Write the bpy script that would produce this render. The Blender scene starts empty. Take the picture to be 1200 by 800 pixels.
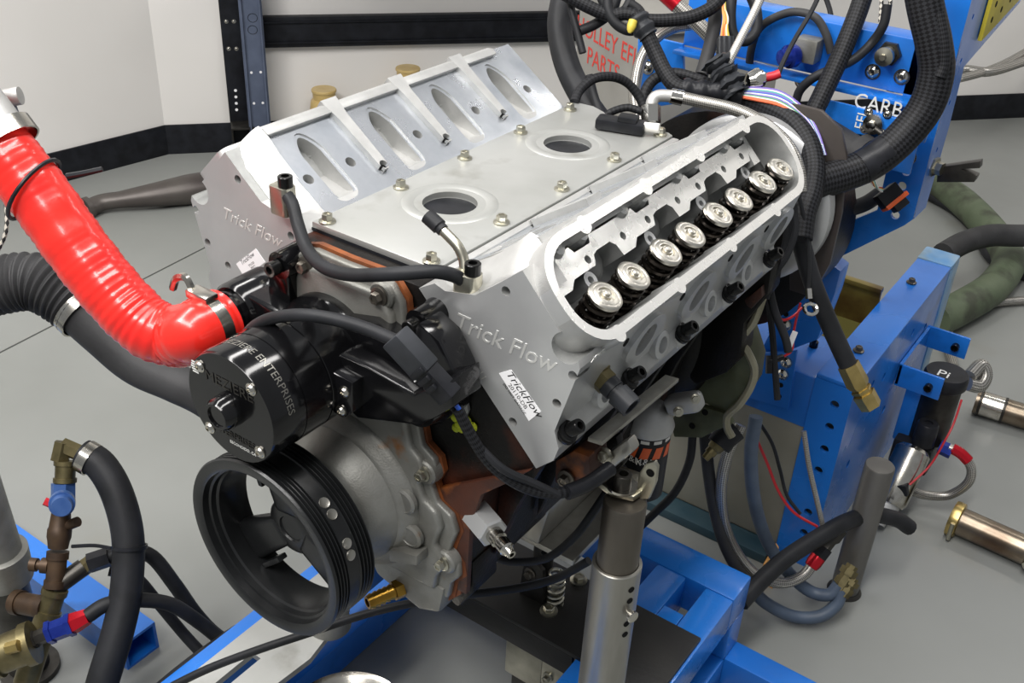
import bpy, bmesh, math, random
from mathutils import Vector, Matrix
random.seed(7)
# All builder coordinates are millimetres in the engine frame: x across the engine
# (towards the bank with open rocker box), y from engine front to rear, z up from the crankshaft axis.
FZ = -600.0                      # floor level in that frame
K = 0.001
def wv(p): return Vector((p[0]*K, p[1]*K, (p[2]-FZ)*K))
scene = bpy.context.scene
COL = scene.collection

# ------------------------------------------------------------------ camera
CAMC = Vector((617.4, -709.6, 721.0)); FPX = 1231.0
yaw, pit, rol = (math.radians(a) for a in (-33.771, 31.525, 3.063))
FWD = Vector((math.sin(yaw)*math.cos(pit), math.cos(yaw)*math.cos(pit), -math.sin(pit)))
RGT = Vector((math.cos(yaw), -math.sin(yaw), 0)); UPV = RGT.cross(FWD)
RGT, UPV = math.cos(rol)*RGT+math.sin(rol)*UPV, -math.sin(rol)*RGT+math.cos(rol)*UPV
cd = bpy.data.cameras.new('camera'); cd.sensor_width = 36; cd.lens = FPX*36/1200; cd.clip_start = .02
cam = bpy.data.objects.new('camera', cd); COL.objects.link(cam)
m = Matrix((RGT, UPV, -FWD)).transposed().to_4x4(); m.translation = wv(CAMC); cam.matrix_world = m
scene.camera = cam

# ------------------------------------------------------------------ light and exposure
vs = scene.view_settings
vs.view_transform = 'Standard'; vs.look = 'None'; vs.exposure = 0.0; vs.gamma = 1.0; vs.use_curve_mapping = False
world = bpy.data.worlds.new('world'); scene.world = world; world.use_nodes = True
wb = world.node_tree.nodes['Background']; wb.inputs[0].default_value = (.93, .96, 1, 1); wb.inputs[1].default_value = .30
def lamp(name, loc, target, sx, sy, watts, col=(1, .975, .95)):
    l = bpy.data.lights.new(name, 'AREA'); l.shape = 'RECTANGLE'; l.size = sx; l.size_y = sy; l.energy = watts; l.color = col
    o = bpy.data.objects.new(name, l); COL.objects.link(o); o.location = wv(loc)
    o.rotation_euler = (wv(target)-wv(loc)).to_track_quat('-Z', 'Y').to_euler()
lamp('ceiling_tube_light', (-1150, -500, 2150), (-1150, -500, 0), 0.3, 2.4, 56)
lamp('ceiling_tube_light.001', (350, -150, 2150), (350, -150, 0), 0.3, 2.4, 50)
lamp('ceiling_tube_light.002', (-300, -1500, 2100), (-100, 100, 0), 2.4, .4, 60)
lamp('ceiling_tube_light.003', (1150, 2900, 2150), (1150, 2900, 0), 1.8, .16, 20)

def ray(px, py): return FWD + RGT*((px-600)/FPX) - UPV*((py-400)/FPX)
def at(px, py, ax, val):
    d = ray(px, py); i = 'xyz'.index(ax); return CAMC + d*((val-CAMC[i])/d[i])
def pd(px, py, dep): return CAMC + ray(px, py)*dep
def path(l): return [pd(*p) for p in l]
def fl(px, py, h=0): return at(px, py, 'z', FZ+h)

# ------------------------------------------------------------------ materials
def rgb(h): 
    c = [int(h[i:i+2], 16)/255 for i in (0, 2, 4)]
    return tuple((x/12.92 if x <= .04045 else ((x+.055)/1.055)**2.4) for x in c)+(1,)
MT = {}
def mat(name, c1, c2=None, rough=.5, metal=0., scale=20., bump=0., bscale=None, rvar=.0, spec=.5, coat=0., lo=.35, hi=.65, detail=4, stretch=None, trans=0., rust=None):
    m_ = bpy.data.materials.new(name); m_.use_nodes = True; nt = m_.node_tree; N = nt.nodes; L = nt.links
    b = N['Principled BSDF']; tc = N.new('ShaderNodeTexCoord'); src = tc.outputs['Object']
    geo = N.new('ShaderNodeNewGeometry'); src = geo.outputs['Position']
    if stretch:
        mp = N.new('ShaderNodeMapping'); mp.inputs['Scale'].default_value = stretch; L.new(src, mp.inputs[0]); src = mp.outputs[0]
    b.inputs['Base Color'].default_value = rgb(c1); b.inputs['Roughness'].default_value = rough; b.inputs['Metallic'].default_value = metal
    b.inputs['Specular IOR Level'].default_value = spec; b.inputs['Coat Weight'].default_value = coat; b.inputs['Coat Roughness'].default_value = .08
    if trans: b.inputs['Transmission Weight'].default_value = trans
    if c2 or rvar:
        n = N.new('ShaderNodeTexNoise'); n.inputs['Scale'].default_value = scale; n.inputs['Detail'].default_value = detail; L.new(src, n.inputs['Vector'])
        mr = N.new('ShaderNodeMapRange'); mr.inputs[1].default_value = lo; mr.inputs[2].default_value = hi; L.new(n.outputs[0], mr.inputs[0])
        if c2:
            mx = N.new('ShaderNodeMix'); mx.data_type = 'RGBA'; mx.inputs[6].default_value = rgb(c1); mx.inputs[7].default_value = rgb(c2)
            L.new(mr.outputs[0], mx.inputs[0]); out = mx.outputs[2]
            if rust:
                n2 = N.new('ShaderNodeTexNoise'); n2.inputs['Scale'].default_value = rust[1]; n2.inputs['Detail'].default_value = 6; L.new(src, n2.inputs['Vector'])
                r2 = N.new('ShaderNodeMapRange'); r2.inputs[1].default_value = rust[2]; r2.inputs[2].default_value = rust[3]; L.new(n2.outputs[0], r2.inputs[0])
                m2 = N.new('ShaderNodeMix'); m2.data_type = 'RGBA'; m2.inputs[7].default_value = rgb(rust[0]); L.new(out, m2.inputs[6]); L.new(r2.outputs[0], m2.inputs[0]); out = m2.outputs[2]
            L.new(out, b.inputs['Base Color'])
        if rvar:
            m3 = N.new('ShaderNodeMapRange'); m3.inputs[3].default_value = max(0, rough-rvar); m3.inputs[4].default_value = rough+rvar; L.new(n.outputs[0], m3.inputs[0])
            m3.inputs[1].default_value = .3; m3.inputs[2].default_value = .7
            L.new(m3.outputs[0], b.inputs['Roughness'])
    if bump:
        n = N.new('ShaderNodeTexNoise'); n.inputs['Scale'].default_value = bscale or scale; n.inputs['Detail'].default_value = 3; L.new(src, n.inputs['Vector'])
        bp = N.new('ShaderNodeBump'); bp.inputs['Strength'].default_value = bump; bp.inputs['Distance'].default_value = .001; L.new(n.outputs[0], bp.inputs['Height']); L.new(bp.outputs[0], b.inputs['Normal'])
    MT[name] = m_; return m_
def braid(name, c1, c2, su, sv, rough=.4, metal=0., bump=.6):
    """woven sleeve: diagonal weave on the tube's own length/round coordinates"""
    m_ = bpy.data.materials.new(name); m_.use_nodes = True; nt = m_.node_tree; N = nt.nodes; L = nt.links; b = N['Principled BSDF']
    uv = N.new('ShaderNodeUVMap'); mp = N.new('ShaderNodeMapping'); mp.inputs['Scale'].default_value = (su, sv, 1); mp.inputs['Rotation'].default_value = (0, 0, math.radians(45))
    mp.vector_type = 'POINT'; L.new(uv.outputs[0], mp.inputs[0])
    ck = N.new('ShaderNodeTexChecker'); ck.inputs['Scale'].default_value = 1; L.new(mp.outputs[0], ck.inputs['Vector'])
    ck.inputs['Color1'].default_value = rgb(c1); ck.inputs['Color2'].default_value = rgb(c2); L.new(ck.outputs[0], b.inputs['Base Color'])
    bp = N.new('ShaderNodeBump'); bp.inputs['Strength'].default_value = bump; bp.inputs['Distance'].default_value = .0006; L.new(ck.outputs[1], bp.inputs['Height']); L.new(bp.outputs[0], b.inputs['Normal'])
    b.inputs['Roughness'].default_value = rough; b.inputs['Metallic'].default_value = metal; b.inputs['Specular IOR Level'].default_value = .5 if metal else .2; MT[name] = m_
mat('wall_paint', 'e7e4e0', 'dedbd6', .6, scale=1.3, bump=.15, bscale=60)
mat('base_black', '15161a', '1f2126', .45, scale=30, spec=.22)
mat('floor_paint', '898b88', '7b7d79', .38, scale=1.7, bump=.12, bscale=35, rvar=.08, lo=.3, hi=.75, detail=8, rust=('7d7c73', 3.1, .62, .82))
mat('joint', '4c4a44', rough=.9)
mat('cast_al', 'bdbdbb', 'b1b1af', .48, .62, scale=40, bump=.25, bscale=900)
mat('cast_dull', '8f8f8a', '7c7b75', .5, .55, scale=25, bump=.35, bscale=500, rust=('8a5a2a', 17, .66, .74))
mat('mach_al', 'c6c7c7', 'babbbb', .36, .62, scale=14, bump=.05, bscale=300, rvar=.06)
mat('panel_al', 'd2d5d9', 'a2a7ae', .3, .8, scale=16, bump=.03, bscale=300, rvar=.08, lo=.3, hi=.72, detail=6)  # darker second tone paints reflection smudges into the metal colour
mat('bright_al', 'efeeea', 'e6e5e1', .25, .6, scale=50, rvar=.08)
mat('cover_al', 'bbbcb9', 'abaca8', .4, .6, scale=9, bump=.06, bscale=300, rvar=.06, rust=('8b8980', 13, .6, .8))
mat('blast_al', 'a9aaa8', '9d9e9c', .5, .5, scale=60, bump=.4, bscale=1400)
mat('engraved', 'dededa', rough=.42, metal=.6)
mat('steel', 'c9c6be', 'b3afa5', .22, 1., scale=60, rvar=.06)
mat('retainer_steel', 'd2cec4', rough=.33, metal=1.)
mat('zinc', 'b8b5a6', 'a8a597', .32, 1., scale=50)
mat('dark_steel', '4a4844', '3a3835', .4, .8, scale=40)
mat('chrome', 'e0ddd5', rough=.12, metal=1.)
mat('spring_steel', '3a3530', '2a2623', .2, .9, scale=60)
mat('black_gloss', '0a0a0b', '101012', .13, .0, scale=20, spec=.45)
mat('black_bolt', '131313', '1c1c1c', .22, .5, scale=40)
mat('pulley_black', '161718', '1e1f20', .3, .2, scale=30, bump=.1, bscale=400, spec=.5)
mat('block_black', '0d0d0d', '171412', .42, .1, scale=18, bump=.4, bscale=250, rust=('4a2416', 9, .56, .72), spec=.22)
mat('rust_brown', '4e2a1c', '33201a', .55, .1, scale=25, bump=.4, bscale=200, rust=('9a5520', 20, .58, .7))
mat('rust_orange', '8a4a1e', '5a3018', .6, .1, scale=30, bump=.3, bscale=200)
mat('rubber', '26272a', '1d1e20', .5, 0, scale=25, bump=.1, bscale=300, spec=.22)
mat('rubber_old', '3b3b3c', '2b2b2c', .55, 0, scale=12, bump=.2, bscale=200, spec=.22)
mat('plastic_black', '17181b', '222327', .38, 0, scale=40, spec=.22)
mat('plastic_grey', '35373b', '2b2d30', .42, 0, scale=40, spec=.22)
mat('red_hose', 'd8201c', 'e02c22', .26, 0, scale=14, bump=.2, bscale=120, coat=.25)
mat('red_anod', 'c01828', rough=.25, metal=.6)
mat('blue_anod', '1d2f8a', '28409c', .25, .6, scale=40)
mat('blue_paint', '1f74d0', '1a66bd', .3, 0, scale=6, bump=.06, bscale=80, rvar=.08, coat=.2, rust=('15457e', 8, .62, .78))
mat('blue_worn', '4f87ba', '8aa3b5', .45, 0, scale=14, bump=.2, bscale=90, rust=('6d7f86', 10, .55, .7))
mat('blue_valve', '2f5088', '405f94', .4, .2, scale=40)
mat('grey_blue', '5b6478', '50596c', .45, .1, scale=20)
mat('brass', 'b08a3c', '8d6b2b', .3, .95, scale=40)
mat('brass_dull', '7a7050', '5d563c', .42, .8, scale=40)
mat('bronze', '52402f', '3c2f25', .5, .5, scale=40)
mat('gold_zinc', 'c2ab6e', 'a8945c', .3, .9, scale=50)
mat('jar', 'c9b07a', 'bfa468', .4, 0, scale=30)
mat('box_grey', '8c8a84', '807e78', .55, 0, scale=8)
mat('red_print', 'c23b32', rough=.6)
mat('white_print', 'd6d6d2', rough=.6)
mat('black_print', '161616', rough=.6)
mat('sticker', 'e9e9ea', rough=.4)
mat('pipe_brown', '55504c', '463f3d', .42, .4, scale=9, bump=.15, bscale=120)
mat('exhaust_steel', '8a8070', '6c5f52', .3, .9, scale=15, rust=('5a4636', 12, .5, .7))
mat('tank_cream', '9b988a', '858272', .5, .1, scale=5, bump=.2, bscale=60, rust=('6d6442', 4, .6, .78))
mat('khaki', '7a6b33', '5e5128', .35, .2, scale=9, rust=('4a3313', 12, .5, .7))
mat('tank_water', '6b6636', '5a5630', .08, 0, scale=3)
mat('teal_dark', '24424f', '3a5058', .5, .1, scale=14)
mat('olive', '4d5138', '5f6148', .5, .3, scale=20, bump=.2, bscale=150)
mat('flange_green', '6a6f58', '55583f', .45, .5, scale=15, rust=('35352a', 9, .5, .7))
mat('lip_metal', 'a5a18c', '8a8672', .45, .5, scale=20)
mat('green_hose', '4a5740', '5a644e', .6, 0, scale=9, bump=.4, bscale=120, rust=('3a3f30', 12, .5, .65))
mat('blue_hose', '404d5f', '525f70', .5, 0, scale=16, bump=.1, bscale=200, rust=('3a4450', 9, .5, .7))
mat('stand_steel', '6a655d', '5b564f', .36, .8, scale=30, stretch=(1, 1, .3))
mat('sleeve_steel', 'a3a19a', '918f88', .35, .85, scale=40, stretch=(1, 1, .2))
mat('stub_grey', '6f6d69', '62605c', .45, .6, scale=20, stretch=(1, 1, .3))
mat('plate_black', '1b1b1b', '2b2a28', .42, .2, scale=9, bump=.25, bscale=150, rust=('8a7340', 25, .72, .76))
mat('yellow', 'c9b93a', 'b8a832', .5, 0, scale=30)
mat('yellow_blob', 'c3cc22', 'a4b31a', .5, 0, scale=90)
mat('hole_dark', '050505', rough=.8, spec=.22)
mat('amber_wire', 'd9a05a', rough=.5)
for nm, c in dict(w_red='b8202a', w_blue='2450b0', w_purple='6c5aa8', w_orange='e0602a', w_white='d9d6cf', w_green='3a8a5a', w_yellow='c9b545', w_teal='2a9a90').items(): mat(nm, c, rough=.45)
braid('braid_black', '0e0e10', '26272a', 260, 26, .5)
braid('braid_steel', '6c6a66', 'c0bdb6', 520, 22, .35, .8)
braid('braid_white', '9a9893', 'd8d5ce', 520, 18, .4, .5)
braid('braid_chain', '1c1c1c', 'c9c4b8', 160, 4, .4, .3)

# ------------------------------------------------------------------ mesh tools
def frame(z):
    z = Vector(z).normalized(); a = Vector((0, 0, 1)) if abs(z.z) < .9 else Vector((0, 1, 0))
    x = a.cross(z).normalized(); return x, z.cross(x), z
class G:
    def __init__(s): s.bm = bmesh.new(); s.uv = None
    def face(s, vs_):
        try: return s.bm.faces.new(vs_)
        except ValueError: return None
    def prism(s, pts, ext):
        ext = Vector(ext); a = [s.bm.verts.new(Vector(p)) for p in pts]; b = [s.bm.verts.new(Vector(p)+ext) for p in pts]; n = len(a)
        s.face(a[::-1]); s.face(b)
        for i in range(n): s.face((a[i], a[(i+1) % n], b[(i+1) % n], b[i]))
        return s
    def box(s, x0, x1, y0, y1, z0, z1): return s.prism([(x0, y0, z0), (x1, y0, z0), (x1, y1, z0), (x0, y1, z0)], (0, 0, z1-z0))
    def obox(s, c, u, v, w, su, sv, sw):
        c = Vector(c); u, v, w = (Vector(a).normalized() for a in (u, v, w))
        q = [c+u*(i*su/2)+v*(j*sv/2)-w*(sw/2) for i, j in ((-1, -1), (1, -1), (1, 1), (-1, 1))]
        return s.prism(q, w*sw)
    def lathe(s, o, ax, prof, n=28, a0=0.):
        """prof: (height along axis, radius)"""
        o = Vector(o); x, y, z = frame(ax); rows = []
        for h, r in prof:
            if r < 1e-6: rows.append([s.bm.verts.new(o+z*h)])
            else: rows.append([s.bm.verts.new(o+z*h+x*(r*math.cos(a0+2*math.pi*i/n))+y*(r*math.sin(a0+2*math.pi*i/n))) for i in range(n)])
        for A, B in zip(rows, rows[1:]):
            for i in range(n):
                j = (i+1) % n
                if len(A) == 1 and len(B) == 1: continue
                if len(A) == 1: s.face((A[0], B[j], B[i]))
                elif len(B) == 1: s.face((A[i], A[j], B[0]))
                else: s.face((A[i], A[j], B[j], B[i]))
        return s
    def cyl(s, p0, p1, r, r2=None, n=24):
        p0 = Vector(p0); p1 = Vector(p1); h = (p1-p0).length; r2 = r if r2 is None else r2
        return s.lathe(p0, p1-p0, [(0, 0), (0, r), (h, r2), (h, 0)], n)
    def ball(s, c, r, n=12, sq=(1, 1, 1)):
        rt = bmesh.ops.create_uvsphere(s.bm, u_segments=n, v_segments=max(6, n//2), radius=r)
        for v in rt['verts']: v.co = Vector((v.co.x*sq[0], v.co.y*sq[1], v.co.z*sq[2]))+Vector(c)
        return s
    def tube(s, pts, r, n=10, seg=6, smooth=True, open_=False, wall=None):
        P = spline(pts, seg) if smooth and len(pts) > 2 else [Vector(p) for p in pts]
        if s.uv is None: s.uv = s.bm.loops.layers.uv.new('UVMap')
        rows = []; us = []; d = 0.
        t0 = (P[1]-P[0]).normalized(); x, _, _ = frame(t0)
        tot = sum((P[i+1]-P[i]).length for i in range(len(P)-1))
        for i, p in enumerate(P):
            t = (P[min(i+1, len(P)-1)]-P[max(i-1, 0)]).normalized()
            x = (x-t*x.dot(t)).normalized(); y = t.cross(x)
            if i: d += (p-P[i-1]).length
            rr = r(d, tot) if callable(r) else r
            rows.append([s.bm.verts.new(p+x*(rr*math.cos(2*math.pi*k/n))+y*(rr*math.sin(2*math.pi*k/n))) for k in range(n)]); us.append(d*K)
        for i in range(len(rows)-1):
            for k in range(n):
                j = (k+1) % n; f = s.face((rows[i][k], rows[i][j], rows[i+1][j], rows[i+1][k]))
                if f:
                    for lp, u_, v_ in zip(f.loops, (us[i], us[i], us[i+1], us[i+1]), (k/n, (k+1)/n, (k+1)/n, k/n)): lp[s.uv].uv = (u_, v_)
        if not open_: s.face(rows[0][::-1]); s.face(rows[-1])
        return s
    def helix(s, c, ax, R, wire, H, turns, n=6, per=14):
        x, y, z = frame(ax); c = Vector(c); N_ = int(turns*per)
        return s.tube([c+z*(H*i/N_)+x*(R*math.cos(2*math.pi*i/per))+y*(R*math.sin(2*math.pi*i/per)) for i in range(N_+1)], wire, n, smooth=False)
    def mirror_x(s):
        for v in s.bm.verts: v.co.x = -v.co.x
        return s
    def move(s, v):
        for q in s.bm.verts: q.co += Vector(v)
        return s
def spline(pts, seg):
    P = [Vector(p) for p in pts]; P = [P[0]*2-P[1]]+P+[P[-1]*2-P[-2]]; out = []
    for i in range(1, len(P)-2):
        a, b, c, d = P[i-1:i+3]
        for k in range(seg):
            t = k/seg
            out.append(.5*((2*b)+(c-a)*t+(2*a-5*b+4*c-d)*t*t+(3*b-a-3*c+d)*t**3))
    out.append(P[-2]); return out
def rrect(x0, x1, y0, y1, r, n=6):
    o = []
    for cx, cy, a in ((x1-r, y0+r, -90), (x1-r, y1-r, 0), (x0+r, y1-r, 90), (x0+r, y0+r, 180)):
        for i in range(n+1):
            t = math.radians(a+90*i/n); o.append((cx+r*math.cos(t), cy+r*math.sin(t)))
    return o
def bevel(g, w, seg=2, ang=40):
    bmesh.ops.recalc_face_normals(g.bm, faces=g.bm.faces)
    es = [e for e in g.bm.edges if len(e.link_faces) == 2 and e.calc_face_angle(0) > math.radians(ang)]
    bmesh.ops.bevel(g.bm, geom=es, offset=w, segments=seg, affect='EDGES', profile=.6, clamp_overlap=True); return g
def to_mesh(g, name, mats, pick=None, off=None, sharp=38):
    bm = g.bm
    bmesh.ops.recalc_face_normals(bm, faces=bm.faces)
    if pick:
        for f in bm.faces: f.material_index = pick(f)
    for f in bm.faces: f.smooth = True
    for e in bm.edges: e.smooth = not (len(e.link_faces) == 2 and e.calc_face_angle(0) > math.radians(sharp))
    if off is not None:
        for v in bm.verts: v.co = (v.co-off)*K
    me = bpy.data.meshes.new(name); bm.to_mesh(me); bm.free()
    for q in (mats if isinstance(mats, (list, tuple)) else [mats]): me.materials.append(MT[q])
    return me
POS = {}
def put(o, p, parent):
    """p: world position in mm"""
    w = wv(p); POS[o.name] = w
    COL.objects.link(o)
    if parent: o.parent = parent; w = w-POS[parent.name]
    o.location = w; return o
def tag(o, label, cat, group=None, kind=None):
    if label: o['label'] = label
    if cat: o['category'] = cat
    if group: o['group'] = group
    if kind: o['kind'] = kind
    return o
def obj(name, g, mats, parent=None, label=None, cat=None, group=None, kind=None, bev=0, pick=None, base=False, seg=2, sharp=38):
    if bev: bevel(g, bev, seg)
    xs = [v.co for v in g.bm.verts]; lo = Vector([min(v[i] for v in xs) for i in range(3)]); hi = Vector([max(v[i] for v in xs) for i in range(3)])
    c = (lo+hi)/2
    if base: c.z = lo.z
    o = bpy.data.objects.new(name, to_mesh(g, name, mats, pick, c, sharp)); put(o, c, parent)
    return tag(o, label, cat, group, kind)
def thing(name, label, cat, loc, group=None, parent=None):
    o = bpy.data.objects.new(name, None); o.empty_display_size = .03; put(o, loc, parent); return tag(o, label, cat, group)
CACHE = {}
def inst(name, key, loc, ax, parent, spin=0., label=None):
    o = bpy.data.objects.new(name, CACHE[key]); put(o, loc, parent)
    x, y, z = frame(ax); R_ = Matrix((x, y, z)).transposed() @ Matrix.Rotation(spin, 3, 'Z'); o.rotation_euler = R_.to_euler()
    if label: o['label'] = label
    return o
def boolean(a, b, op='DIFFERENCE'):
    sc = []
    for g in (a, b):
        bmesh.ops.recalc_face_normals(g.bm, faces=g.bm.faces)
        me = bpy.data.meshes.new('tmp'); g.bm.to_mesh(me); g.bm.free(); o = bpy.data.objects.new('tmp', me); COL.objects.link(o); sc.append(o)
    md = sc[0].modifiers.new('b', 'BOOLEAN'); md.operation = op; md.object = sc[1]; md.solver = 'EXACT'; md.use_self = True
    dg = bpy.context.evaluated_depsgraph_get(); me = bpy.data.meshes.new_from_object(sc[0].evaluated_get(dg))
    r = G(); r.bm.from_mesh(me)
    for o in sc: q = o.data; bpy.data.objects.remove(o); bpy.data.meshes.remove(q)
    bpy.data.meshes.remove(me); return r
def text(name, s, c, right, up, size, matn, parent, depth=.4, shear=0., sx=1.):
    cu = bpy.data.curves.new('t', 'FONT'); cu.body = s; cu.size = 1; cu.extrude = 0; cu.align_x = 'CENTER'; cu.align_y = 'CENTER'; cu.shear = shear; cu.resolution_u = 3
    o = bpy.data.objects.new('t', cu); COL.objects.link(o); dg = bpy.context.evaluated_depsgraph_get(); me = bpy.data.meshes.new_from_object(o.evaluated_get(dg))
    bpy.data.objects.remove(o); bpy.data.curves.remove(cu)
    g = G(); g.bm.from_mesh(me); bpy.data.meshes.remove(me)
    r = bmesh.ops.extrude_face_region(g.bm, geom=g.bm.faces[:])
    for v in r['geom']:
        if isinstance(v, bmesh.types.BMVert): v.co.z += depth/size
    u = Vector(right).normalized(); v_ = Vector(up); v_ = (v_-u*v_.dot(u)).normalized(); n = u.cross(v_); c = Vector(c)
    for v in g.bm.verts: v.co = c+u*(v.co.x*size*sx)+v_*(v.co.y*size)+n*(v.co.z*size)
    return obj(name, g, matn, parent)
def cache(key, g, mats, bev=0):
    if bev: bevel(g, bev)
    CACHE[key] = to_mesh(g, key, mats, None, Vector((0, 0, 0)))
def hexg(af, h, fl_r, fl_h):
    g = G()
    if fl_r: g.lathe((0, 0, 0), (0, 0, 1), [(0, 0), (0, fl_r), (fl_h, fl_r), (fl_h*1.6, af*.56), (fl_h*1.6, 0)], 20)
    g.lathe((0, 0, 0), (0, 0, 1), [(fl_h, af*.57), (h*.9, af*.57), (h, af*.5), (h, af*.3), (h-.8, af*.28), (h-.8, 0)], 6); return g
def sockg(r, h, n=20): return G().lathe((0, 0, 0), (0, 0, 1), [(0, 0), (0, r), (h-.6, r), (h, r-.6), (h, r*.55), (h*.45, r*.55), (h*.45, 0)], n)
def buttong(r, h): return G().lathe((0, 0, 0), (0, 0, 1), [(0, 0), (0, r*1.25), (h*.25, r*1.25), (h*.25, r), (h*.75, r*.8), (h, r*.5), (h, r*.38), (h*.5, r*.36), (h*.5, 0)], 20)
cache('hex_zinc', hexg(10, 9, 8.5, 1.8), 'zinc')
cache('hex_small', hexg(8, 6, 6.5, 1.4), 'zinc')
cache('hex_big', hexg(15, 10, 13, 2.2), 'zinc')
cache('hex_dull', hexg(11, 9, 9.5, 2), 'stand_steel')
cache('sock_black', sockg(7.5, 11), 'black_bolt')
cache('sock_steel', sockg(4, 3), 'steel')
cache('button', buttong(9, 6), 'steel')
cache('button_small', buttong(5, 4), 'steel')
cache('head_bolt', G().lathe((0, 0, 0), (0, 0, 1), [(0, 0), (0, 12), (2.5, 12), (3, 11), (3, 10.4), (6, 10), (7, 7.2), (20, 6.8), (21, 6), (21, 3.6), (12, 3.4), (12, 0)], 24), 'black_bolt')
cache('hole_disc', G().lathe((0, 0, 0), (0, 0, 1), [(-.5, 0), (-.5, 4.6), (.5, 4.6), (.5, 0)], 16), 'hole_dark')
def holes(g, lst, r, depth, ax, n=16, back=4):
    """drilled holes: lst of points on the surface, ax pointing out of it"""
    ax = Vector(ax).normalized(); c = G()
    for p in lst: c.cyl(Vector(p)+ax*back, Vector(p)-ax*depth, r, n=n)
    return boolean(g, c)

# ================================================================== SETTING
def clip(poly, a, n, off):
    """keep the side of the line through a where (p-a).n > off"""
    o = []
    for i, p in enumerate(poly):
        q = poly[(i+1) % len(poly)]; dp = (p-a).dot(n)-off; dq = (q-a).dot(n)-off
        if dp >= 0: o.append(p)
        if dp*dq < 0: o.append(p.lerp(q, dp/(dp-dq)))
    return o
def build_setting():
    J0 = fl(0, 413).to_2d(); J1 = fl(240, 290).to_2d(); u = (J1-J0).normalized(); n = Vector((-u.y, u.x))
    base = obj('floor', G().box(-2700, 2600, -1900, 4400, FZ-40, FZ-6), 'joint', kind='structure')
    R_ = [Vector(p) for p in ((-2700, -1900), (2600, -1900), (2600, 4400), (-2700, 4400))]
    for sg in (1, -1):
        poly = clip(R_, J0, n*sg, 3)
        obj('slab', G().prism([(p.x, p.y, FZ-6) for p in poly], (0, 0, 6)), 'floor_paint', base)
    A = Vector((-2124, 1317)); B = A+Vector((186, 213))*12.2; L0 = A-Vector((56, 377)).normalized()*3300
    def wallseg(nm, bnm, p, q):
        d = (q-p).normalized(); nn = Vector((d.y, -d.x))
        obj(nm, G().prism([(p.x, p.y, FZ-8), (q.x, q.y, FZ-8), ((q-nn*90).x, (q-nn*90).y, FZ-8), ((p-nn*90).x, (p-nn*90).y, FZ-8)], (0, 0, 2700)), 'wall_paint', kind='structure')
        p2, q2 = p+nn*7, q+nn*7
        obj(bnm, G().prism([(p.x, p.y, FZ), (q.x, q.y, FZ), (q2.x, q2.y, FZ), (p2.x, p2.y, FZ)], (0, 0, 98)), 'base_black', kind='structure', bev=1.5)
    wallseg('wall_left', 'baseboard_left', L0, A)
    wallseg('wall_back', 'baseboard_back', A, B)
    wallseg('wall_right', 'baseboard_right', B, Vector((2500, B.y)))
build_setting()

# ================================================================== ENGINE
S2 = math.sqrt(.5); BORE = 111.76
E_ = thing('engine', 'bare aluminium V8 engine with exposed valve springs on the blue dyno cart', 'engine', (0, 170, -190))
def bank(far):
    sx = -1 if far else 1
    return lambda t, d, y: Vector((sx*(d+t)*S2, y, (d-t)*S2))

def build_block():
    half = [(0, 258), (78, 258), (217, 121), (205, 104), (168, 84), (150, 40), (142, -66), (142, -80), (0, -80)]
    pts = half+[(-x, z) for x, z in half[::-1][1:-1]]
    g = G().prism([(x, -58, z) for x, z in pts], (0, 468, 0))
    b = obj('block', g, 'block_black', E_, label='black painted engine block', bev=4)
    # ribs and bosses on the visible flank
    g = G()
    for y in (-20, 60, 150, 240, 330): g.prism([(150, y, 40), (206, y, 104), (172, y, 20), (148, y, -60)], (0, 14, 0))
    obj('flank_rib', g, 'block_black', b, bev=2)
    g = G(); g.prism([(105, -57.5, 40), (214, -57.5, 117), (196, -57.5, 96), (160, -57.5, 60), (148, -57.5, 10), (146, -57.5, -82), (104, -57.5, -82)], (0, -8, 0))
    obj('front_boss', g, 'rust_brown', b, bev=2, label='rusty brown front edge of the block')
    c = at(545, 497, 'y', -60); g = G()
    for i in range(16):
        a = random.random()*6.28; r = random.random()*15; g.ball(c+Vector((r*math.cos(a), random.uniform(-3, 0), r*math.sin(a)*.8)), random.uniform(3.5, 6.5), 8, (1, .6, 1))
    obj('paint_mark', g, 'yellow_blob', b, label='lumpy yellow green paint mark')
    # oil pan
    g = G().prism([(x, 108, z) for x, z in ((-138, -80), (138, -80), (134, -100), (124, -151), (-124, -151), (-134, -100))], (0, 232, 0))
    p = obj('oil_pan', g, 'sleeve_steel', E_, label='plain aluminium oil pan with a flat bottom flange', bev=5)
    obj('pan_flange', G().box(-150, 172, 112, 345, -159, -151), 'sleeve_steel', p, bev=1)
    obj('pan_front_step', G().box(-130, 132, -20, 110, -100, -80), 'block_black', p, bev=4)
    obj('skirt_casting', G().prism([(112, -56, -50), (146, -56, -44), (148, -56, -86), (128, -56, -120), (112, -56, -112)], (0, 44, 0)), 'block_black', b, bev=4)
    obj('skirt_rust', G().prism([(112, -57, -40), (142, -57, -30), (138, -57, -88), (118, -57, -112), (112, -57, -108)], (0, -7, 0)), 'rust_orange', b, bev=2)
build_block()

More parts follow.
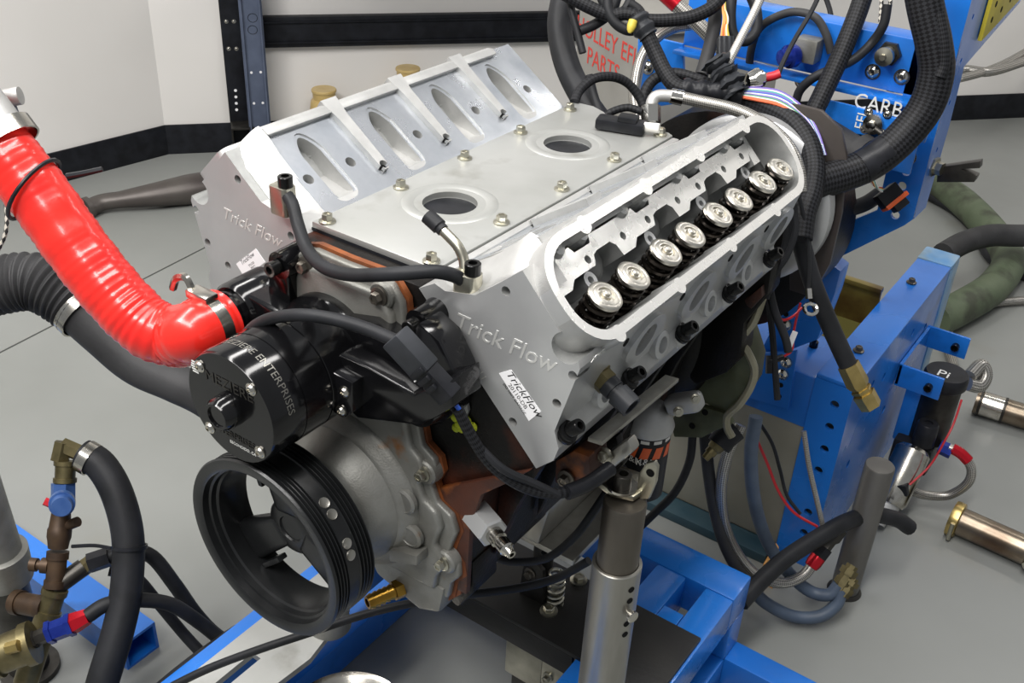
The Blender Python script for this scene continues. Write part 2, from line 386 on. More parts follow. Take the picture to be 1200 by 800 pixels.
def build_front_cover():
    half = [(0, 262), (40, 263), (56, 258), (68, 244), (72, 215), (80, 160), (88, 112), (92, 92), (108, 82), (112, 66), (104, 48), (112, 30), (130, 22), (137, 4), (132, -12), (128, -26), (140, -38), (142, -54), (132, -68), (128, -92), (0, -98)]
    pts = half+[(-x, z) for x, z in half[::-1][1:-1]]
    ga = obj('cover_gasket', G().prism([(x*1.03, -66, z*1.012) for x, z in pts], (0, 6, 0)), 'rust_orange', E_, label='rusty orange gasket edge')
    g = G().prism([(x, -74, z) for x, z in pts], (0, 9, 0)); bevel(g, 3, 3)
    q = G().prism([(x*.9, -82, 60+(z-60)*.93) for x, z in pts], (0, 12, 0)); bevel(q, 5, 3)
    me = bpy.data.meshes.new('tmp'); q.bm.to_mesh(me); q.bm.free(); g.bm.from_mesh(me); bpy.data.meshes.remove(me)
    fc = obj('front_cover', g, 'cast_dull', E_, bev=0, label='dull grey cast timing cover with rust stains', sharp=50)
    g = G().lathe((0, -70, 0), (0, -1, 0), [(6, 97), (13, 96), (18, 92), (22, 86), (25, 84), (26.5, 80), (38, 74), (52, 66), (56, 60), (56, 40), (78, 38), (78, 0)], 72)
    obj('seal_housing', g, 'cast_dull', fc)
    for p, r in (((82, -85, 27), 15), ((91, -85, -14), 14), ((-82, -85, 27), 15)):
        obj('core_plug', G().lathe(p, (0, -1, 0), [(0, 0), (0, r), (5, r), (7, r-3), (6, r-4), (6, 0)], 28), 'cast_dull', fc)
    for x, z in ((99, 65), (125, -39), (-99, 65), (47, 246), (-47, 246)):
        obj('bolt_boss', G().lathe((x, -66, z), (0, -1, 0), [(0, 15), (11, 14), (13, 12), (13, 0)], 22), 'cast_dull', fc)
        inst('bolt', 'hex_dull' if z > 100 else 'hex_zinc', (x, -79, z), (0, -1, 0), fc)
    obj('rib', G().prism([(70, -80, -36), (108, -80, -24), (108, -80, -38), (70, -80, -54)], (0, -20, 0)), 'cast_dull', fc, bev=3)
    # lower lip with brass hose barb
    obj('lower_lip', G().prism([(20, -78, -84), (126, -78, -78), (120, -78, -116), (92, -78, -128), (30, -78, -112)], (0, 30, 0)), 'cast_dull', fc, bev=6)
    g = G(); o = Vector((66, -76, -112)); ax = Vector((-.35, -1, .0)).normalized()
    g.lathe(o, ax, [(0, 0), (0, 11), (10, 11), (10, 8)], 6)
    g.lathe(o, ax, [(10, 7.5)]+[q for i in range(5) for q in ((12+i*6, 7.2), (12+i*6, 9), (17+i*6, 7.4))]+[(42, 7.2), (42, 5), (20, 5), (20, 0)], 20)
    obj('hose_barb', g, 'brass', fc, label='brass hose barb')
    # hex fitting on the block side
    g = G(); o = Vector((150, -62, 8)); ax = Vector((.9, -.35, -.05)).normalized(); o = Vector((146, -52, 20))
    g.lathe(o, ax, [(0, 0), (0, 17), (30, 17), (32, 15), (32, 0)], 6)
    f = obj('block_fitting', g, 'mach_al', E_, label='aluminium hex fitting with threaded end')
    obj('fitting_end', G().lathe(o+ax*32, ax, [(0, 0), (0, 9), (10, 9), (10, 6.5), (14, 6.5), (14, 8), (24, 8), (26, 6), (33, 4.5), (33, 2.5), (20, 2.5), (20, 0)], 14), 'steel', f)
build_front_cover()

def build_balancer():
    y0 = -206
    prof = [(54, 86), (54, 97)]
    prof += [q for i in range(4) for q in ((53-i*4.5, 99.5), (52-i*4.5, 99.5), (50.6-i*4.5, 95.5))]+[(35, 99.5), (34, 98), (19, 98), (18, 99.5)]
    prof += [q for i in range(4) for q in ((17-i*4, 95.5), (15.6-i*4, 99.5), (14.6-i*4, 99.5))]+[(2, 100.5), (0, 99), (0, 90), (2, 87), (9, 86), (10, 83.5), (16, 83), (18, 81), (52, 79), (54, 80), (54, 86)]
    r = obj('crank_pulley', G().lathe((0, y0, 0), (0, 1, 0), prof, 96), 'pulley_black', E_, label='black grooved crankshaft damper pulley')
    g = G().lathe((0, y0, 0), (0, 1, 0), [(40, 0), (40, 14), (38, 15), (38, 27), (41, 31), (56, 36), (60, 0)], 40)
    obj('hub', g, 'pulley_black', r)
    for a in (218, 98, 338):
        a = math.radians(a); u = Vector((math.cos(a), 0, math.sin(a))); v = Vector((-math.sin(a), 0, math.cos(a)))
        obj('spoke', G().prism([u*16+v*17+Vector((0, y0+37, 0)), u*82+v*24+Vector((0, y0+33, 0)), u*82-v*24+Vector((0, y0+33, 0)), u*16-v*17+Vector((0, y0+37, 0))], (0, 17, 0)), 'pulley_black', r, bev=7, seg=3)
        obj('spoke_rib', G().prism([u*44+v*31+Vector((0, y0+34, 0)), u*74+v*33+Vector((0, y0+32, 0)), u*74+v*27+Vector((0, y0+32, 0)), u*44+v*25+Vector((0, y0+34, 0))], (0, 12, 0)), 'pulley_black', r, bev=1.5)
    cache('pulley_hole', G().lathe((0, 0, 0), (0, 0, 1), [(.3, 0), (.3, 3.6), (.7, 4.6), (.9, 5.2), (-.5, 5.6)], 18), 'sleeve_steel')
    for a in (50, 42.5, 24, 16.5, 120, 128):
        a = math.radians(a); u = Vector((math.cos(a), 0, math.sin(a)))
        inst('balance_hole', 'pulley_hole', u*98.2+Vector((0, y0+26.5, 0)), u, r)
build_balancer()

def bent_text(name, s, centre, axis, R_, ang, size, matn, parent, hoff):
    """lettering wrapped round a cylinder of radius R_ (axis -y), centred at angle ang, reading along the circumference"""
    cu = bpy.data.curves.new('t', 'FONT'); cu.body = s; cu.size = 1; cu.align_x = 'CENTER'; cu.align_y = 'CENTER'; cu.resolution_u = 2
    o = bpy.data.objects.new('t', cu); COL.objects.link(o); dg = bpy.context.evaluated_depsgraph_get(); me = bpy.data.meshes.new_from_object(o.evaluated_get(dg))
    bpy.data.objects.remove(o); bpy.data.curves.remove(cu); g = G(); g.bm.from_mesh(me); bpy.data.meshes.remove(me)
    bmesh.ops.subdivide_edges(g.bm, edges=[e for e in g.bm.edges if e.calc_length() > .3], cuts=2)
    bmesh.ops.triangulate(g.bm, faces=g.bm.faces)
    for v in g.bm.verts:
        a = ang-v.co.x*size/R_; v.co = Vector(centre)+Vector((math.cos(a)*(R_+.35), 0, math.sin(a)*(R_+.35)))+Vector(axis)*(hoff-v.co.y*size)
    return obj(name, g, matn, parent)

def build_pump():
    wp = thing('water_pump', None, None, (-14, -150, 166), parent=E_); wp['label'] = 'gloss black electric water pump'
    c = Vector((-14, 0, 166)); A = Vector((0, -1, 0)); o = c+Vector((0, -100, 0))
    obj('motor_body', G().lathe(o, A, [(0, 0), (0, 57), (40, 57), (41, 55.5), (42, 57), (74, 57), (74, 0)], 64), 'black_gloss', wp)
    cap = obj('end_cap', G().lathe(o, A, [(74.5, 0), (74.5, 56.6), (110, 56.6), (113, 54.5), (113, 0)], 64), 'black_gloss', wp)
    obj('shaft_boss', G().lathe(o, A, [(112, 0), (112, 17), (126, 16), (130, 13), (130, 10.5), (128, 10), (128, 0)], 32), 'black_gloss', cap)
    for a in (48, 138, 228, 318):
        a = math.radians(a); inst('screw', 'button_small', c+Vector((47*math.cos(a), -213, 47*math.sin(a))), A, cap)
    f = c+Vector((0, -213.4, 0))
    text('lettering', 'MEZIERE', f+Vector((2, 0, 25)), (1, 0, 0), (0, 0, 1), 15, 'dark_steel', cap, .3, sx=1.1)
    text('lettering', 'ENTERPRISES', f+Vector((0, 0, -30)), (1, 0, 0), (0, 0, 1), 9.5, 'dark_steel', cap, .3, sx=1.05)
    text('lettering', 'ESCONDIDO, CA', f+Vector((12, 0, -38)), (1, 0, 0), (0, 0, 1), 4.4, 'white_print', cap, .3)
    g = G()
    for i in range(5): g.prism([f+Vector((-47+.8*abs(i-2), 0, 22+i*2.6)), f+Vector((-36-.8*abs(i-2), 0, 22+i*2.6)), f+Vector((-36-.8*abs(i-2), 0, 23.4+i*2.6)), f+Vector((-47+.8*abs(i-2), 0, 23.4+i*2.6))], (0, -.3, 0))
    obj('emblem', g, 'white_print', cap)
    bent_text('rim_lettering', 'MEZIERE ENTERPRISES', c+Vector((0, -192, 0)), (0, -1, 0), 56.6, math.radians(62), 11, 'sleeve_steel', cap, 0)
    # volute and manifold
    obj('volute', G().lathe(c, A, [(74, 0), (74, 60), (86, 61), (94, 60), (100, 57.5), (104, 57)], 56), 'black_gloss', wp)
    P = lambda l, y: [at(px, py, 'y', y) for px, py in l]
    obj('outlet_arm', G().prism(P([(352, 425), (370, 404), (432, 432), (485, 462), (528, 446), (531, 478), (493, 499), (418, 490)], -122), (0, 42, 0)), 'black_gloss', wp, bev=3, seg=2)
    obj('outlet_arm_upper', G().prism(P([(375, 372), (430, 380), (470, 410), (490, 378), (514, 400), (540, 455), (500, 470), (420, 450)], -100), (0, 32, 0)), 'black_gloss', wp, bev=4, seg=2)
    b = obj('mount_block', G().prism(P([(366, 424), (413, 449), (412, 484), (404, 489), (378, 478)], -136), (0, 22, 0)), 'black_gloss', wp, bev=1.5)
    for px, py in ((404, 459), (400, 481)): inst('screw', 'button_small', at(px, py, 'y', -136), A, b)
    # right leg to the block with ear
    l = Vector((101, -78, 205)); obj('outlet_leg', G().lathe((112, -62, 170), A, [(0, 0), (0, 30), (30, 29), (46, 24), (46, 0)], 32), 'black_gloss', wp)
    ear = at(487, 380, 'y', -90)
    e = obj('mounting_ear', G().lathe(ear+Vector((0, 30, 0)), A, [(0, 0), (0, 14), (28, 13), (28, 0)], 24), 'black_gloss', wp)
    inst('bolt', 'sock_black', ear, A, e)
    obj('leg_gasket', G().prism([(x, -63, z) for x, z in ((92, 226), (104, 228), (118, 205), (134, 178), (140, 150), (136, 136), (90, 136))], (0, 3, 0)), 'cover_al', wp)
    # inlet side
    obj('inlet_arm', G().prism([(-14, -110, 200), (-60, -110, 204), (-104, -110, 208), (-150, -110, 196), (-152, -110, 182), (-120, -110, 150), (-60, -110, 120), (-14, -110, 116)], (0, 46, 0)), 'black_gloss', wp, bev=5, seg=3)
    obj('inlet_neck', G().lathe((-118, -66, 182), A, [(0, 0), (0, 32), (44, 31), (48, 28), (48, 0)], 40), 'black_gloss', wp)
    pipe = obj('inlet_pipe', G().lathe((-118, -114, 182), A, [(0, 0), (0, 24), (3, 24), (3, 25.5), (6, 25.5), (6, 23), (28, 23), (30, 24), (44, 24), (44, 20), (10, 20), (10, 0)], 40), 'black_gloss', wp)
    ear = at(325, 312, 'y', -96)
    e = obj('mounting_ear', G().lathe(ear+Vector((0, 36, 0)), A, [(0, 0), (0, 15), (34, 14), (34, 0)], 24), 'black_gloss', wp)
    inst('bolt', 'sock_black', ear, A, e)
    obj('ear_web', G().prism([(-92, -92, 170), (-60, -92, 170), (-58, -92, 236), (-70, -92, 248), (-88, -92, 240)], (0, 26, 0)), 'black_gloss', wp, bev=4)
build_pump()

def build_head(far):
    B = bank(far); y0, y1 = (-45, 436) if far else (-60, 424)
    P = 'far' if far else 'near'
    prof = [(-127, 237), (70, 237), (70, 262), (62, 276), (46, 284), (39, 296), (8, 350), (2, 353), (-88, 356), (-90, 325), (-93, 293), (-111, 264), (-122, 258)]
    g = G().prism([B(t, d, y0) for t, d in prof], (0, y1-y0, 0))
    # rocker box pocket
    rr0, rr1 = y0+.4, y1+2
    tr, cr, dt, tl = (-24, 12, 362, -84) if far else (5, 46, 371, -99)
    ring_o = rrect(tl, tr, rr0, rr1, cr, 8); ring_i = rrect(tl+9, tr-9, rr0+9, rr1-9, cr-8, 8)
    pk = rrect(tl+3, tr-4, rr0+4, rr1-4, cr-4, 8)
    g = boolean(g, G().prism([B(t, 302, y) for t, y in pk], B(0, 100, 0)))
    # scoops under the front of the rail, exhaust ports
    c = G(); yb = [69, 180, 290, 384] if not far else [60, 172, 284, 395]
    en = B(50, 29, 0).normalized()
    for y in yb:
        o = B(24, 322, y); up = B(-29, 50, 0).normalized(); pts = []
        for i in range(20):
            a = 2*math.pi*i/20; pts.append(o+Vector((0, 17*math.cos(a), 0))+up*(20*math.sin(a)*(1 if math.sin(a) < 0 else .85))+en*6)
        c.prism(pts, -en*72)
    g = boolean(g, c)
    c = G(); c.cyl(B(-13, 350, y0-5), B(-13, 350, y0+26), 15, n=20); c.ball(B(-13, 350, y0+26), 15, 16)
    for t, d in ((-103, 247), (22, 245) if not far else (17, 271), (-81, 327), (10, 339), (25, 305)): c.cyl(B(t, d, y0-4), B(t, d, y0+22), 4.6, n=16)
    g = boolean(g, c)
    n = B(0, 1, 0); tv = B(1, 0, 0)
    def pick(f):
        m_ = f.calc_center_median(); d = m_.dot(n); t = m_.dot(tv)
        if abs(f.normal.y) > .95 and (m_.y < y0+.5 or m_.y > y1-.5): return 1
        if f.normal.dot(en) > .97 or f.normal.dot(n) < -.97: return 1
        if d > 300.5 and -97 < t < 3 and d < 354.9: return 2
        if d < 303 and f.normal.dot(n) > .9 and -97 < t < 3: return 2
        return 0
    h = obj('cylinder_head', g, ['cast_al', 'mach_al', 'blast_al'], E_, pick=pick,
            label='aluminium cylinder head, far bank with cathedral intake ports' if far else 'aluminium cylinder head, open rocker box with valve springs', sharp=32)
    # valve cover rail: ring
    r = G(); dv = B(0, 1, 0)*(dt-332)
    if True:
        lo = [[r.bm.verts.new(B(t, 332, y)) for t, y in L_] for L_ in (ring_o, ring_i)]; hi = [[r.bm.verts.new(v.co+dv) for v in L_] for L_ in lo]; N_ = len(ring_o)
        for i in range(N_):
            j = (i+1) % N_
            r.face((lo[0][i], lo[0][j], hi[0][j], hi[0][i])); r.face((lo[1][i], hi[1][i], hi[1][j], lo[1][j])); r.face((hi[0][i], hi[0][j], hi[1][j], hi[1][i])); r.face((lo[0][i], lo[1][i], lo[1][j], lo[0][j]))
    def pick2(f): return 1 if f.normal.dot(n) > .95 else 3 if f.normal.y < -.93 and f.calc_center_median().y < y0+2 else (2 if B(-45, 350, 150).dot(f.normal) > f.calc_center_median().dot(f.normal)+20 else 0)
    # bosses on the rail where the cover bolts and scallops are
    for k in range(4):
        for yy in ((y0+62+k*BORE), (y0+100+k*BORE)):
            r.lathe(B(-88, 318, yy), n, [(0, 0), (0, 12), (24, 11), (33, 7), (35, 0)], 16)
        if k < 4: r.lathe(B(-93, 345, y0+84+k*BORE), n, [(0, 0), (0, 9), (dt-345.1, 9), (dt-345.1, 0)], 16)
        r.lathe(B(tr-3, 340, y0+44+k*BORE), n, [(0, 0), (0, 8), (dt-340.1, 8), (dt-340.1, 0)], 16)
    obj('cover_rail', r, ['cast_al', 'bright_al', 'blast_al', 'mach_al'], h, pick=pick2, sharp=32)
    # exhaust flange pads
    for y in yb:
        up = B(-29, 50, 0).normalized(); o = B(24, 322, y); pts = []; pin = []
        for i in range(32):
            a = 2*math.pi*i/32; w = 1+.22*abs(math.cos(a))**4
            pts.append(o+Vector((0, 30*w*math.cos(a), 0))+up*(27*math.sin(a))); pin.append(o+Vector((0, 17*math.cos(a), 0))+up*(20*math.sin(a)*(1 if math.sin(a) < 0 else .85)))
        q = G(); a_ = [q.bm.verts.new(p+en*5) for p in pts]; b_ = [q.bm.verts.new(p+en*5) for p in pin]; c_ = [q.bm.verts.new(p-en*3) for p in pts]; d_ = [q.bm.verts.new(p-en*3) for p in pin]
        for i in range(32):
            j = (i+1) % 32; q.face((a_[i], a_[j], b_[j], b_[i])); q.face((a_[i], c_[i], c_[j], a_[j])); q.face((b_[i], b_[j], d_[j], d_[i]))
        obj('exhaust_flange', q, 'mach_al', h)
        for dy, du in ((40, -14), (-40, 14)):
            inst('tapped_hole', 'hole_disc', o+Vector((0, dy, 0))+up*du+en*.2, en, h)
        obj('spark_plug_boss', G().lathe(B(44, 284, y-52), (en+n*.6), [(-4, 0), (-4, 17), (8, 15), (9, 13), (9, 9), (2, 8), (2, 0)], 24), 'mach_al', h)
    # intake flange
    tf = lambda d: -125+(d-245)*23/125
    nf = (B(-125, 23, 0)).normalized()
    ya, yb2 = (-8, 436) if far else (-16, 405); ft = 359 if far else 352
    g = G().prism([B(t, d, ya) for t, d in ((tf(240), 240), (-95, 240), (-86, ft), (tf(ft), ft))], (0, yb2-ya, 0))
    ys = [33+k*BORE for k in range(4)] if far else [25+k*BORE for k in range(4)]
    def slot(yc, grow):
        o = []
        for i in range(7): a = math.radians(180+90*i/6); o.append((yc-5+(8+grow)*math.cos(a), 266+(10+grow)*math.sin(a)))
        for i in range(7): a = math.radians(270+90*i/6); o.append((yc+5+(8+grow)*math.cos(a), 266+(10+grow)*math.sin(a)))
        for i in range(13): a = math.radians(180*i/12); o.append((yc+(13+grow)*math.cos(a)*(1-.25*math.sin(a)), 316+(22+grow)*math.sin(a)))
        return o
    for grow, dep in ((4.5, 2.0), (0, 75)):
        c = G()
        for y in ys: c.prism([B(tf(d), d, y_)+nf*3 for y_, d in slot(y, grow)], -nf*(3+dep))
        g = boolean(g, c)
    c = G()
    for y in (ys[0]-29, ys[0]+34, ys[0]+146, ys[0]+257, ys[0]+368): c.cyl(B(tf(290), 290, y)+nf*4, B(tf(290), 290, y)-nf*14, 6.2, n=18)
    g = boolean(g, c)
    def pick3(f): return 1 if f.normal.dot(nf) > .97 else 0
    it = obj('intake_flange', g, ['cast_al', 'panel_al'], h, pick=pick3)
    F_ = [(-60, 240), (-124, 242), (-122, 258), (-111, 264), (-94, 293), (-91, 325), (-87, 345), (-79, 356 if far else 352), (-60, 356 if far else 352)]
    tp = ft+4 if far else 352
    K_ = [(-60, 240), (tf(242), 242), (tf(258), 258), (tf(264), 264), (tf(293), 293), (tf(325)-2, 325), (tf(346)-6, 347), (tf(tp)-5 if far else tf(tp), tp), (-60, tp)]
    q = G(); rows = []
    for i in range(9):
        w = i/8; e = w*w*(3-2*w) if far else w; yy = y0+10+(ya-8-y0)*w
        rows.append([q.bm.verts.new(B(a[0]+(b[0]-a[0])*e, a[1]+(b[1]-a[1])*e**.7, yy)) for a, b in zip(F_, K_)])
    for A_, B2 in zip(rows, rows[1:]):
        for i in range(len(A_)): j = (i+1) % len(A_); q.face((A_[i], A_[j], B2[j], B2[i]))
    q.face(rows[0][::-1]); q.face(rows[-1])
    obj('front_shoulder', q, 'cast_al', h, sharp=60)
    rx = [ys[0]-62, ys[0]+64, ys[0]+174, ys[0]+288]
    for i, y in list(enumerate(rx))[1:]:
        w = 9
        q = G().prism([B(tf(d), d, yy)-nf*3 for yy, d in ((y-w-3, ft+6 if far else 346), (y+w+3, ft+6 if far else 346), (y+w-1, 340), (y+w-3, 272), (y+w-6, 264), (y-w+6, 264), (y-w+3, 272), (y-w+1, 340))], nf*10)
        q = boolean(q, G().cyl(B(tf(270), 270, y)+nf*10, B(tf(270), 270, y)-nf*10, 5.2, n=14)) if True else q
        obj('flange_rib', q, 'cast_al', h, bev=0)
        inst('bolt_hole', 'hole_disc', B(tf(268), 268, y)+nf*2, nf, h)
    lips = [ya]+[y for y in rx[1:]]+[yb2-40]
    for a, b_ in (zip(lips, lips[1:]) if far else ()):
        q = G().prism([B(tf(d)+e, d, a+2) for d, e in ((349, 0), (349, -7), (358, -7), (363, -2), (363, 20), (349, 20))], (0, b_-a-4, 0))
        obj('flange_lip', q, 'cast_al', h, bev=2.5)
    # front logo, sticker, stampings
    fr = (-tv) if far else tv; fy = y0-.2
    R1 = (tv*.9+n*.02) if not far else -(tv*.9)
    def W(px, py): return at(px, py, 'y', y0)
    if far:
        u = (W(338, 289)-W(253, 245)).normalized(); v = Vector((-u.z, 0, u.x)); v = v if v.z > 0 else -v
        text('logo', 'Trick Flow', W(294, 266)+Vector((0, .1, 0)), u, v, 19, 'engraved', h, .5, .25, 1.05)
        st = obj('sticker', G().prism([W(*p) for p in ((277, 309), (300, 291), (311, 307), (287, 325))], (0, -.4, 0)), 'sticker', h)
        u = (W(300, 291)-W(277, 309)).normalized(); v = Vector((-u.z, 0, u.x))
        text('sticker_print', 'TrickFlow', W(290, 303)+Vector((0, -.4, 0)), u, v, 7, 'black_print', h, .1, .3); text('sticker_print', 'TFS-DD\nPF4T1', W(296, 311)+Vector((0, -.4, 0)), u, v, 3.6, 'dark_steel', h, .1)
    else:
        u = (W(646, 428)-W(530, 375)).normalized(); v = Vector((-u.z, 0, u.x)); v = v if v.z > 0 else -v
        text('logo', 'Trick Flow', W(589, 401)+Vector((0, .1, 0)), u, v, 25, 'engraved', h, .5, .25, 1.0)
        u = (W(567, 444)-W(543, 407)).normalized(); v = Vector((-u.z, 0, u.x)); v = v if v.z > 0 else -v
        text('stamping', 'RA01611', W(555, 425)+Vector((0, .1, 0)), u, v, 10, 'engraved', h, .3, 0, 1.0)
        st = obj('sticker', G().prism([W(*p) for p in ((585, 437), (599, 433), (634, 482), (620, 493))], (0, -.4, 0)), 'sticker', h)
        u = (W(634, 482)-W(599, 433)).normalized(); v = Vector((-u.z, 0, u.x)); v = v if v.z > 0 else -v
        text('sticker_print', 'TrickFlow', W(614, 461)+Vector((0, -.4, 0)), u, v, 12, 'black_print', h, .1, .3)
        text('sticker_print', '20110-DB', W(607, 464)+Vector((0, -.4, 0)), u, v, 6.5, 'dark_steel', h, .1)
        text('sticker_print', 'DO NOT DAMAGE', W(603, 467)+Vector((0, -.4, 0)), u, v, 4, 'dark_steel', h, .1)
    return h, B, n, tv, en, y0
HEADF = build_head(True); HEADN = build_head(False)

def build_valvetrain():
    h, B, n, tv, en, y0 = HEADN
    ax = Vector((.42, 0, .9075))
    cache('valve_spring', G().helix((0, 0, -47), (0, 0, 1), 14.6, 2.3, 44, 5.2, 6, 16), 'spring_steel')
    cache('inner_spring', G().helix((0, 0, -47), (0, 0, 1), 9.6, 1.5, 44, 6.5, 5, 12), 'spring_steel')
    cache('spring_retainer', G().lathe((0, 0, 0), (0, 0, 1), [(-7, 0), (-7, 12), (-4, 12.5), (-4, 16.4), (-1, 16.6), (0, 15.6), (0.6, 13), (.2, 12), (1.2, 9), (1.0, 8), (-1, 7.4), (-1, 5.6), (1.6, 5.0), (1.6, 3.6), (3.4, 3.3), (3.8, 2.6), (3.8, 0)], 40), 'retainer_steel')
    cache('spring_seat', G().lathe((0, 0, -52), (0, 0, 1), [(0, 0), (0, 19), (4, 19), (5, 18), (5, 0)], 28), 'dark_steel')
    for k in range(4):
        for yo in (0, 49.7):
            p = Vector((238.5, yo+k*BORE, 282.5))
            inst('valve_spring', 'valve_spring', p, ax, h, random.random()*6); inst('inner_valve_spring', 'inner_spring', p, ax, h, random.random()*6)
            inst('spring_retainer', 'spring_retainer', p, ax, h); inst('spring_seat', 'spring_seat', p, ax, h)
    # rocker pedestal, machined bright, toothed towards the springs
    pts = [(-84, -30)]
    for k in range(4):
        y = k*BORE; pts += [(-50, -30+y), (-50, -8+y), (-57, 2+y), (-57, 38+y), (-66, 44+y), (-68, 52+y), (-68, 74+y), (-62, 80+y)]
    pts = pts[:-3]+[(-50, 376), (-50, 392), (-84, 392)]
    for k in range(3, -1, -1):
        y = k*BORE; pts += [(-84, 52+y), (-77, 48+y), (-77, 22+y), (-84, 18+y)]
    g = G().prism([B(t, 300, y) for t, y in pts], n*46)
    cut = G()
    for px, py in ((654, 326), (689, 304), (730, 276), (759, 257), (794, 234.5), (818, 218), (848, 198), (869, 183)):
        d = ray(px, py); q = CAMC+d*((346-CAMC.dot(n))/d.dot(n)); cut.cyl(q+n*5, q-n*18, 4.2, n=14)
    g = boolean(g, cut)
    obj('rocker_pedestal', g, ['blast_al', 'bright_al'], h, pick=lambda f: 1 if f.normal.dot(n) > .9 else 0, label='bright machined rocker pedestal rail')
    for k in range(4):
        obj('guide_boss', G().lathe(B(-48, 302, 39+k*BORE-6), n, [(0, 0), (0, 10), (34, 8.5), (34, 3.8), (26, 3.6), (26, 0)], 20), 'mach_al', h)
        obj('port_hump', G().ball(B(-62, 306, 66+k*BORE), 22, 16, (1, 1, 1)), 'blast_al', h)
    obj('corner_dome', G().ball(B(-68, 318, 384), 22, 20), 'blast_al', h)
    # head bolts on the lower ledge
    for k in range(5): inst('head_bolt', 'head_bolt', B(54, 280, -46+k*BORE), n, h)
    for k in range(1, 5): obj('bolt_boss', G().lathe(B(54, 256, -46+k*BORE), n, [(0, 0), (0, 15), (20, 13.5), (24, 12.5), (24, 0)], 24), 'cast_al', h)
    obj('bolt_boss', G().lathe(B(52, 262, -44), n, [(0, 0), (0, 13), (18.5, 12.5), (18.5, 0)], 24), 'mach_al', h)
    # temperature sensor
    o = B(30, 308, 14)+Vector((0, 0, 0)); a = Vector((.93, -.12, -.36)).normalized()
    o = Vector((238, 4, 196))
    s = obj('temperature_sensor', G().lathe(o, a, [(-6, 0), (-6, 14), (2, 14), (2, 12), (11, 12), (11, 0)], 6), 'brass_dull', h, label='brass temperature sensor with grey plug')
    obj('sensor_body', G().lathe(o, a, [(11, 0), (11, 10.5), (20, 10.5), (20, 9), (24, 9), (24, 11.5), (42, 11), (42, 8), (30, 7.5), (30, 0)], 24), 'plastic_grey', s)
    text('casting_mark', 'XP1S13S', B(8, 351, y0+34), Vector((0, 1, 0)), B(-29, 50, 0), 9, 'engraved', h, .5)
build_valvetrain()

def build_valley():
    Z = 268
    pts = [(-79, -37), (70, -37), (79, -28), (79, 428), (70, 434), (10, 426), (-14, 430), (-30, 444), (-52, 454), (-79, 452)]
    g = G().prism([(x, y, Z-7) for x, y in pts], (0, 0, 7)); bevel(g, 1.5, 2)
    c = G()
    for y in (88, 315): c.cyl((-3, y, Z+5), (-3, y, Z-20), 29, n=48)
    g = boolean(g, c)
    v = obj('valley_cover', g, 'cover_al', E_, label='flat aluminium valley cover plate with two round openings')
    obj('cover_seal', G().prism([(x*1.01, y, Z-14) for x, y in pts], (0, 0, 7)), 'plastic_black', v)
    obj('seam_strip', G().box(81, 90, -30, 425, Z-13, Z-1), 'cast_al', v, bev=2)
    for y in (88, 315):
        obj('opening', G().lathe((-3, y, Z), (0, 0, 1), [(-.5, 52), (1.2, 49), (1.6, 44), (.6, 40), (-1, 34), (-4, 29.5), (-14, 27), (-22, 25.5), (-22, 0)], 56), 'cover_al', v)
    for k in range(5):
        for sx in (-66.4, 66.4):
            inst('bolt', 'hex_zinc', (sx, -28+k*BORE, Z), (0, 0, 1), v, random.random())
    # steam tube: two posts joined by a black hose
    st = thing('steam_tube', None, None, at(540, 330, 'y', -50), parent=E_)
    B = bank(True); Bn = bank(False)
    pL = at(331, 234, 'y', -50); pR = at(547, 337, 'y', -50)
    for p in (pL, pR):
        q = obj('tube_block', G().prism([p+Vector((x, y, -14)) for x, y in rrect(-11, 13, -9, 9, 5, 4)], (0, 0, 30)), 'zinc', st, bev=1.2)
        inst('bolt', 'sock_black', p+Vector((6, 0, 16)), (0, 0, 1), q)
    dl = (pL-CAMC).dot(FWD); dr = (pR-CAMC).dot(FWD)
    H_ = lambda px, py, y: at(px, py, 'y', y)
    obj('tube_hose', G().tube([H_(336, 228, -52), H_(343, 240, -56), H_(350, 266, -66), H_(361, 294, -82), H_(380, 313, -96), H_(412, 322, -99), H_(460, 321, -96), H_(505, 318, -80), H_(530, 322, -64), H_(545, 330, -50)], 6.4, 12), 'rubber', st)
    q = obj('stub_tube', G().tube(path([(545, 318, dr), (543, 303, dr), (536, 288, dr), (522, 273, dr+3), (510, 262, dr+6)]), 5, 12), 'zinc', st)
    obj('stub_cap', G().tube(path([(519, 270, dr+3), (512, 263, dr+5), (501, 253, dr+8)]), lambda d, t: 7.5 if d > 4 else 6, 12), 'rubber', st)
    # rear coolant elbow, hidden mostly behind the cover
    p = Vector((-150, 432, 268)); q = obj('rear_tube_block', G().prism([p+Vector((x, y, -6)) for x, y in rrect(-12, 12, -9, 9, 5, 4)], (0, 0, 28)), 'zinc', st, bev=1.5)
    inst('bolt', 'hex_small', p+Vector((-2, 0, 22)), (0, 0, 1), q)
build_valley()

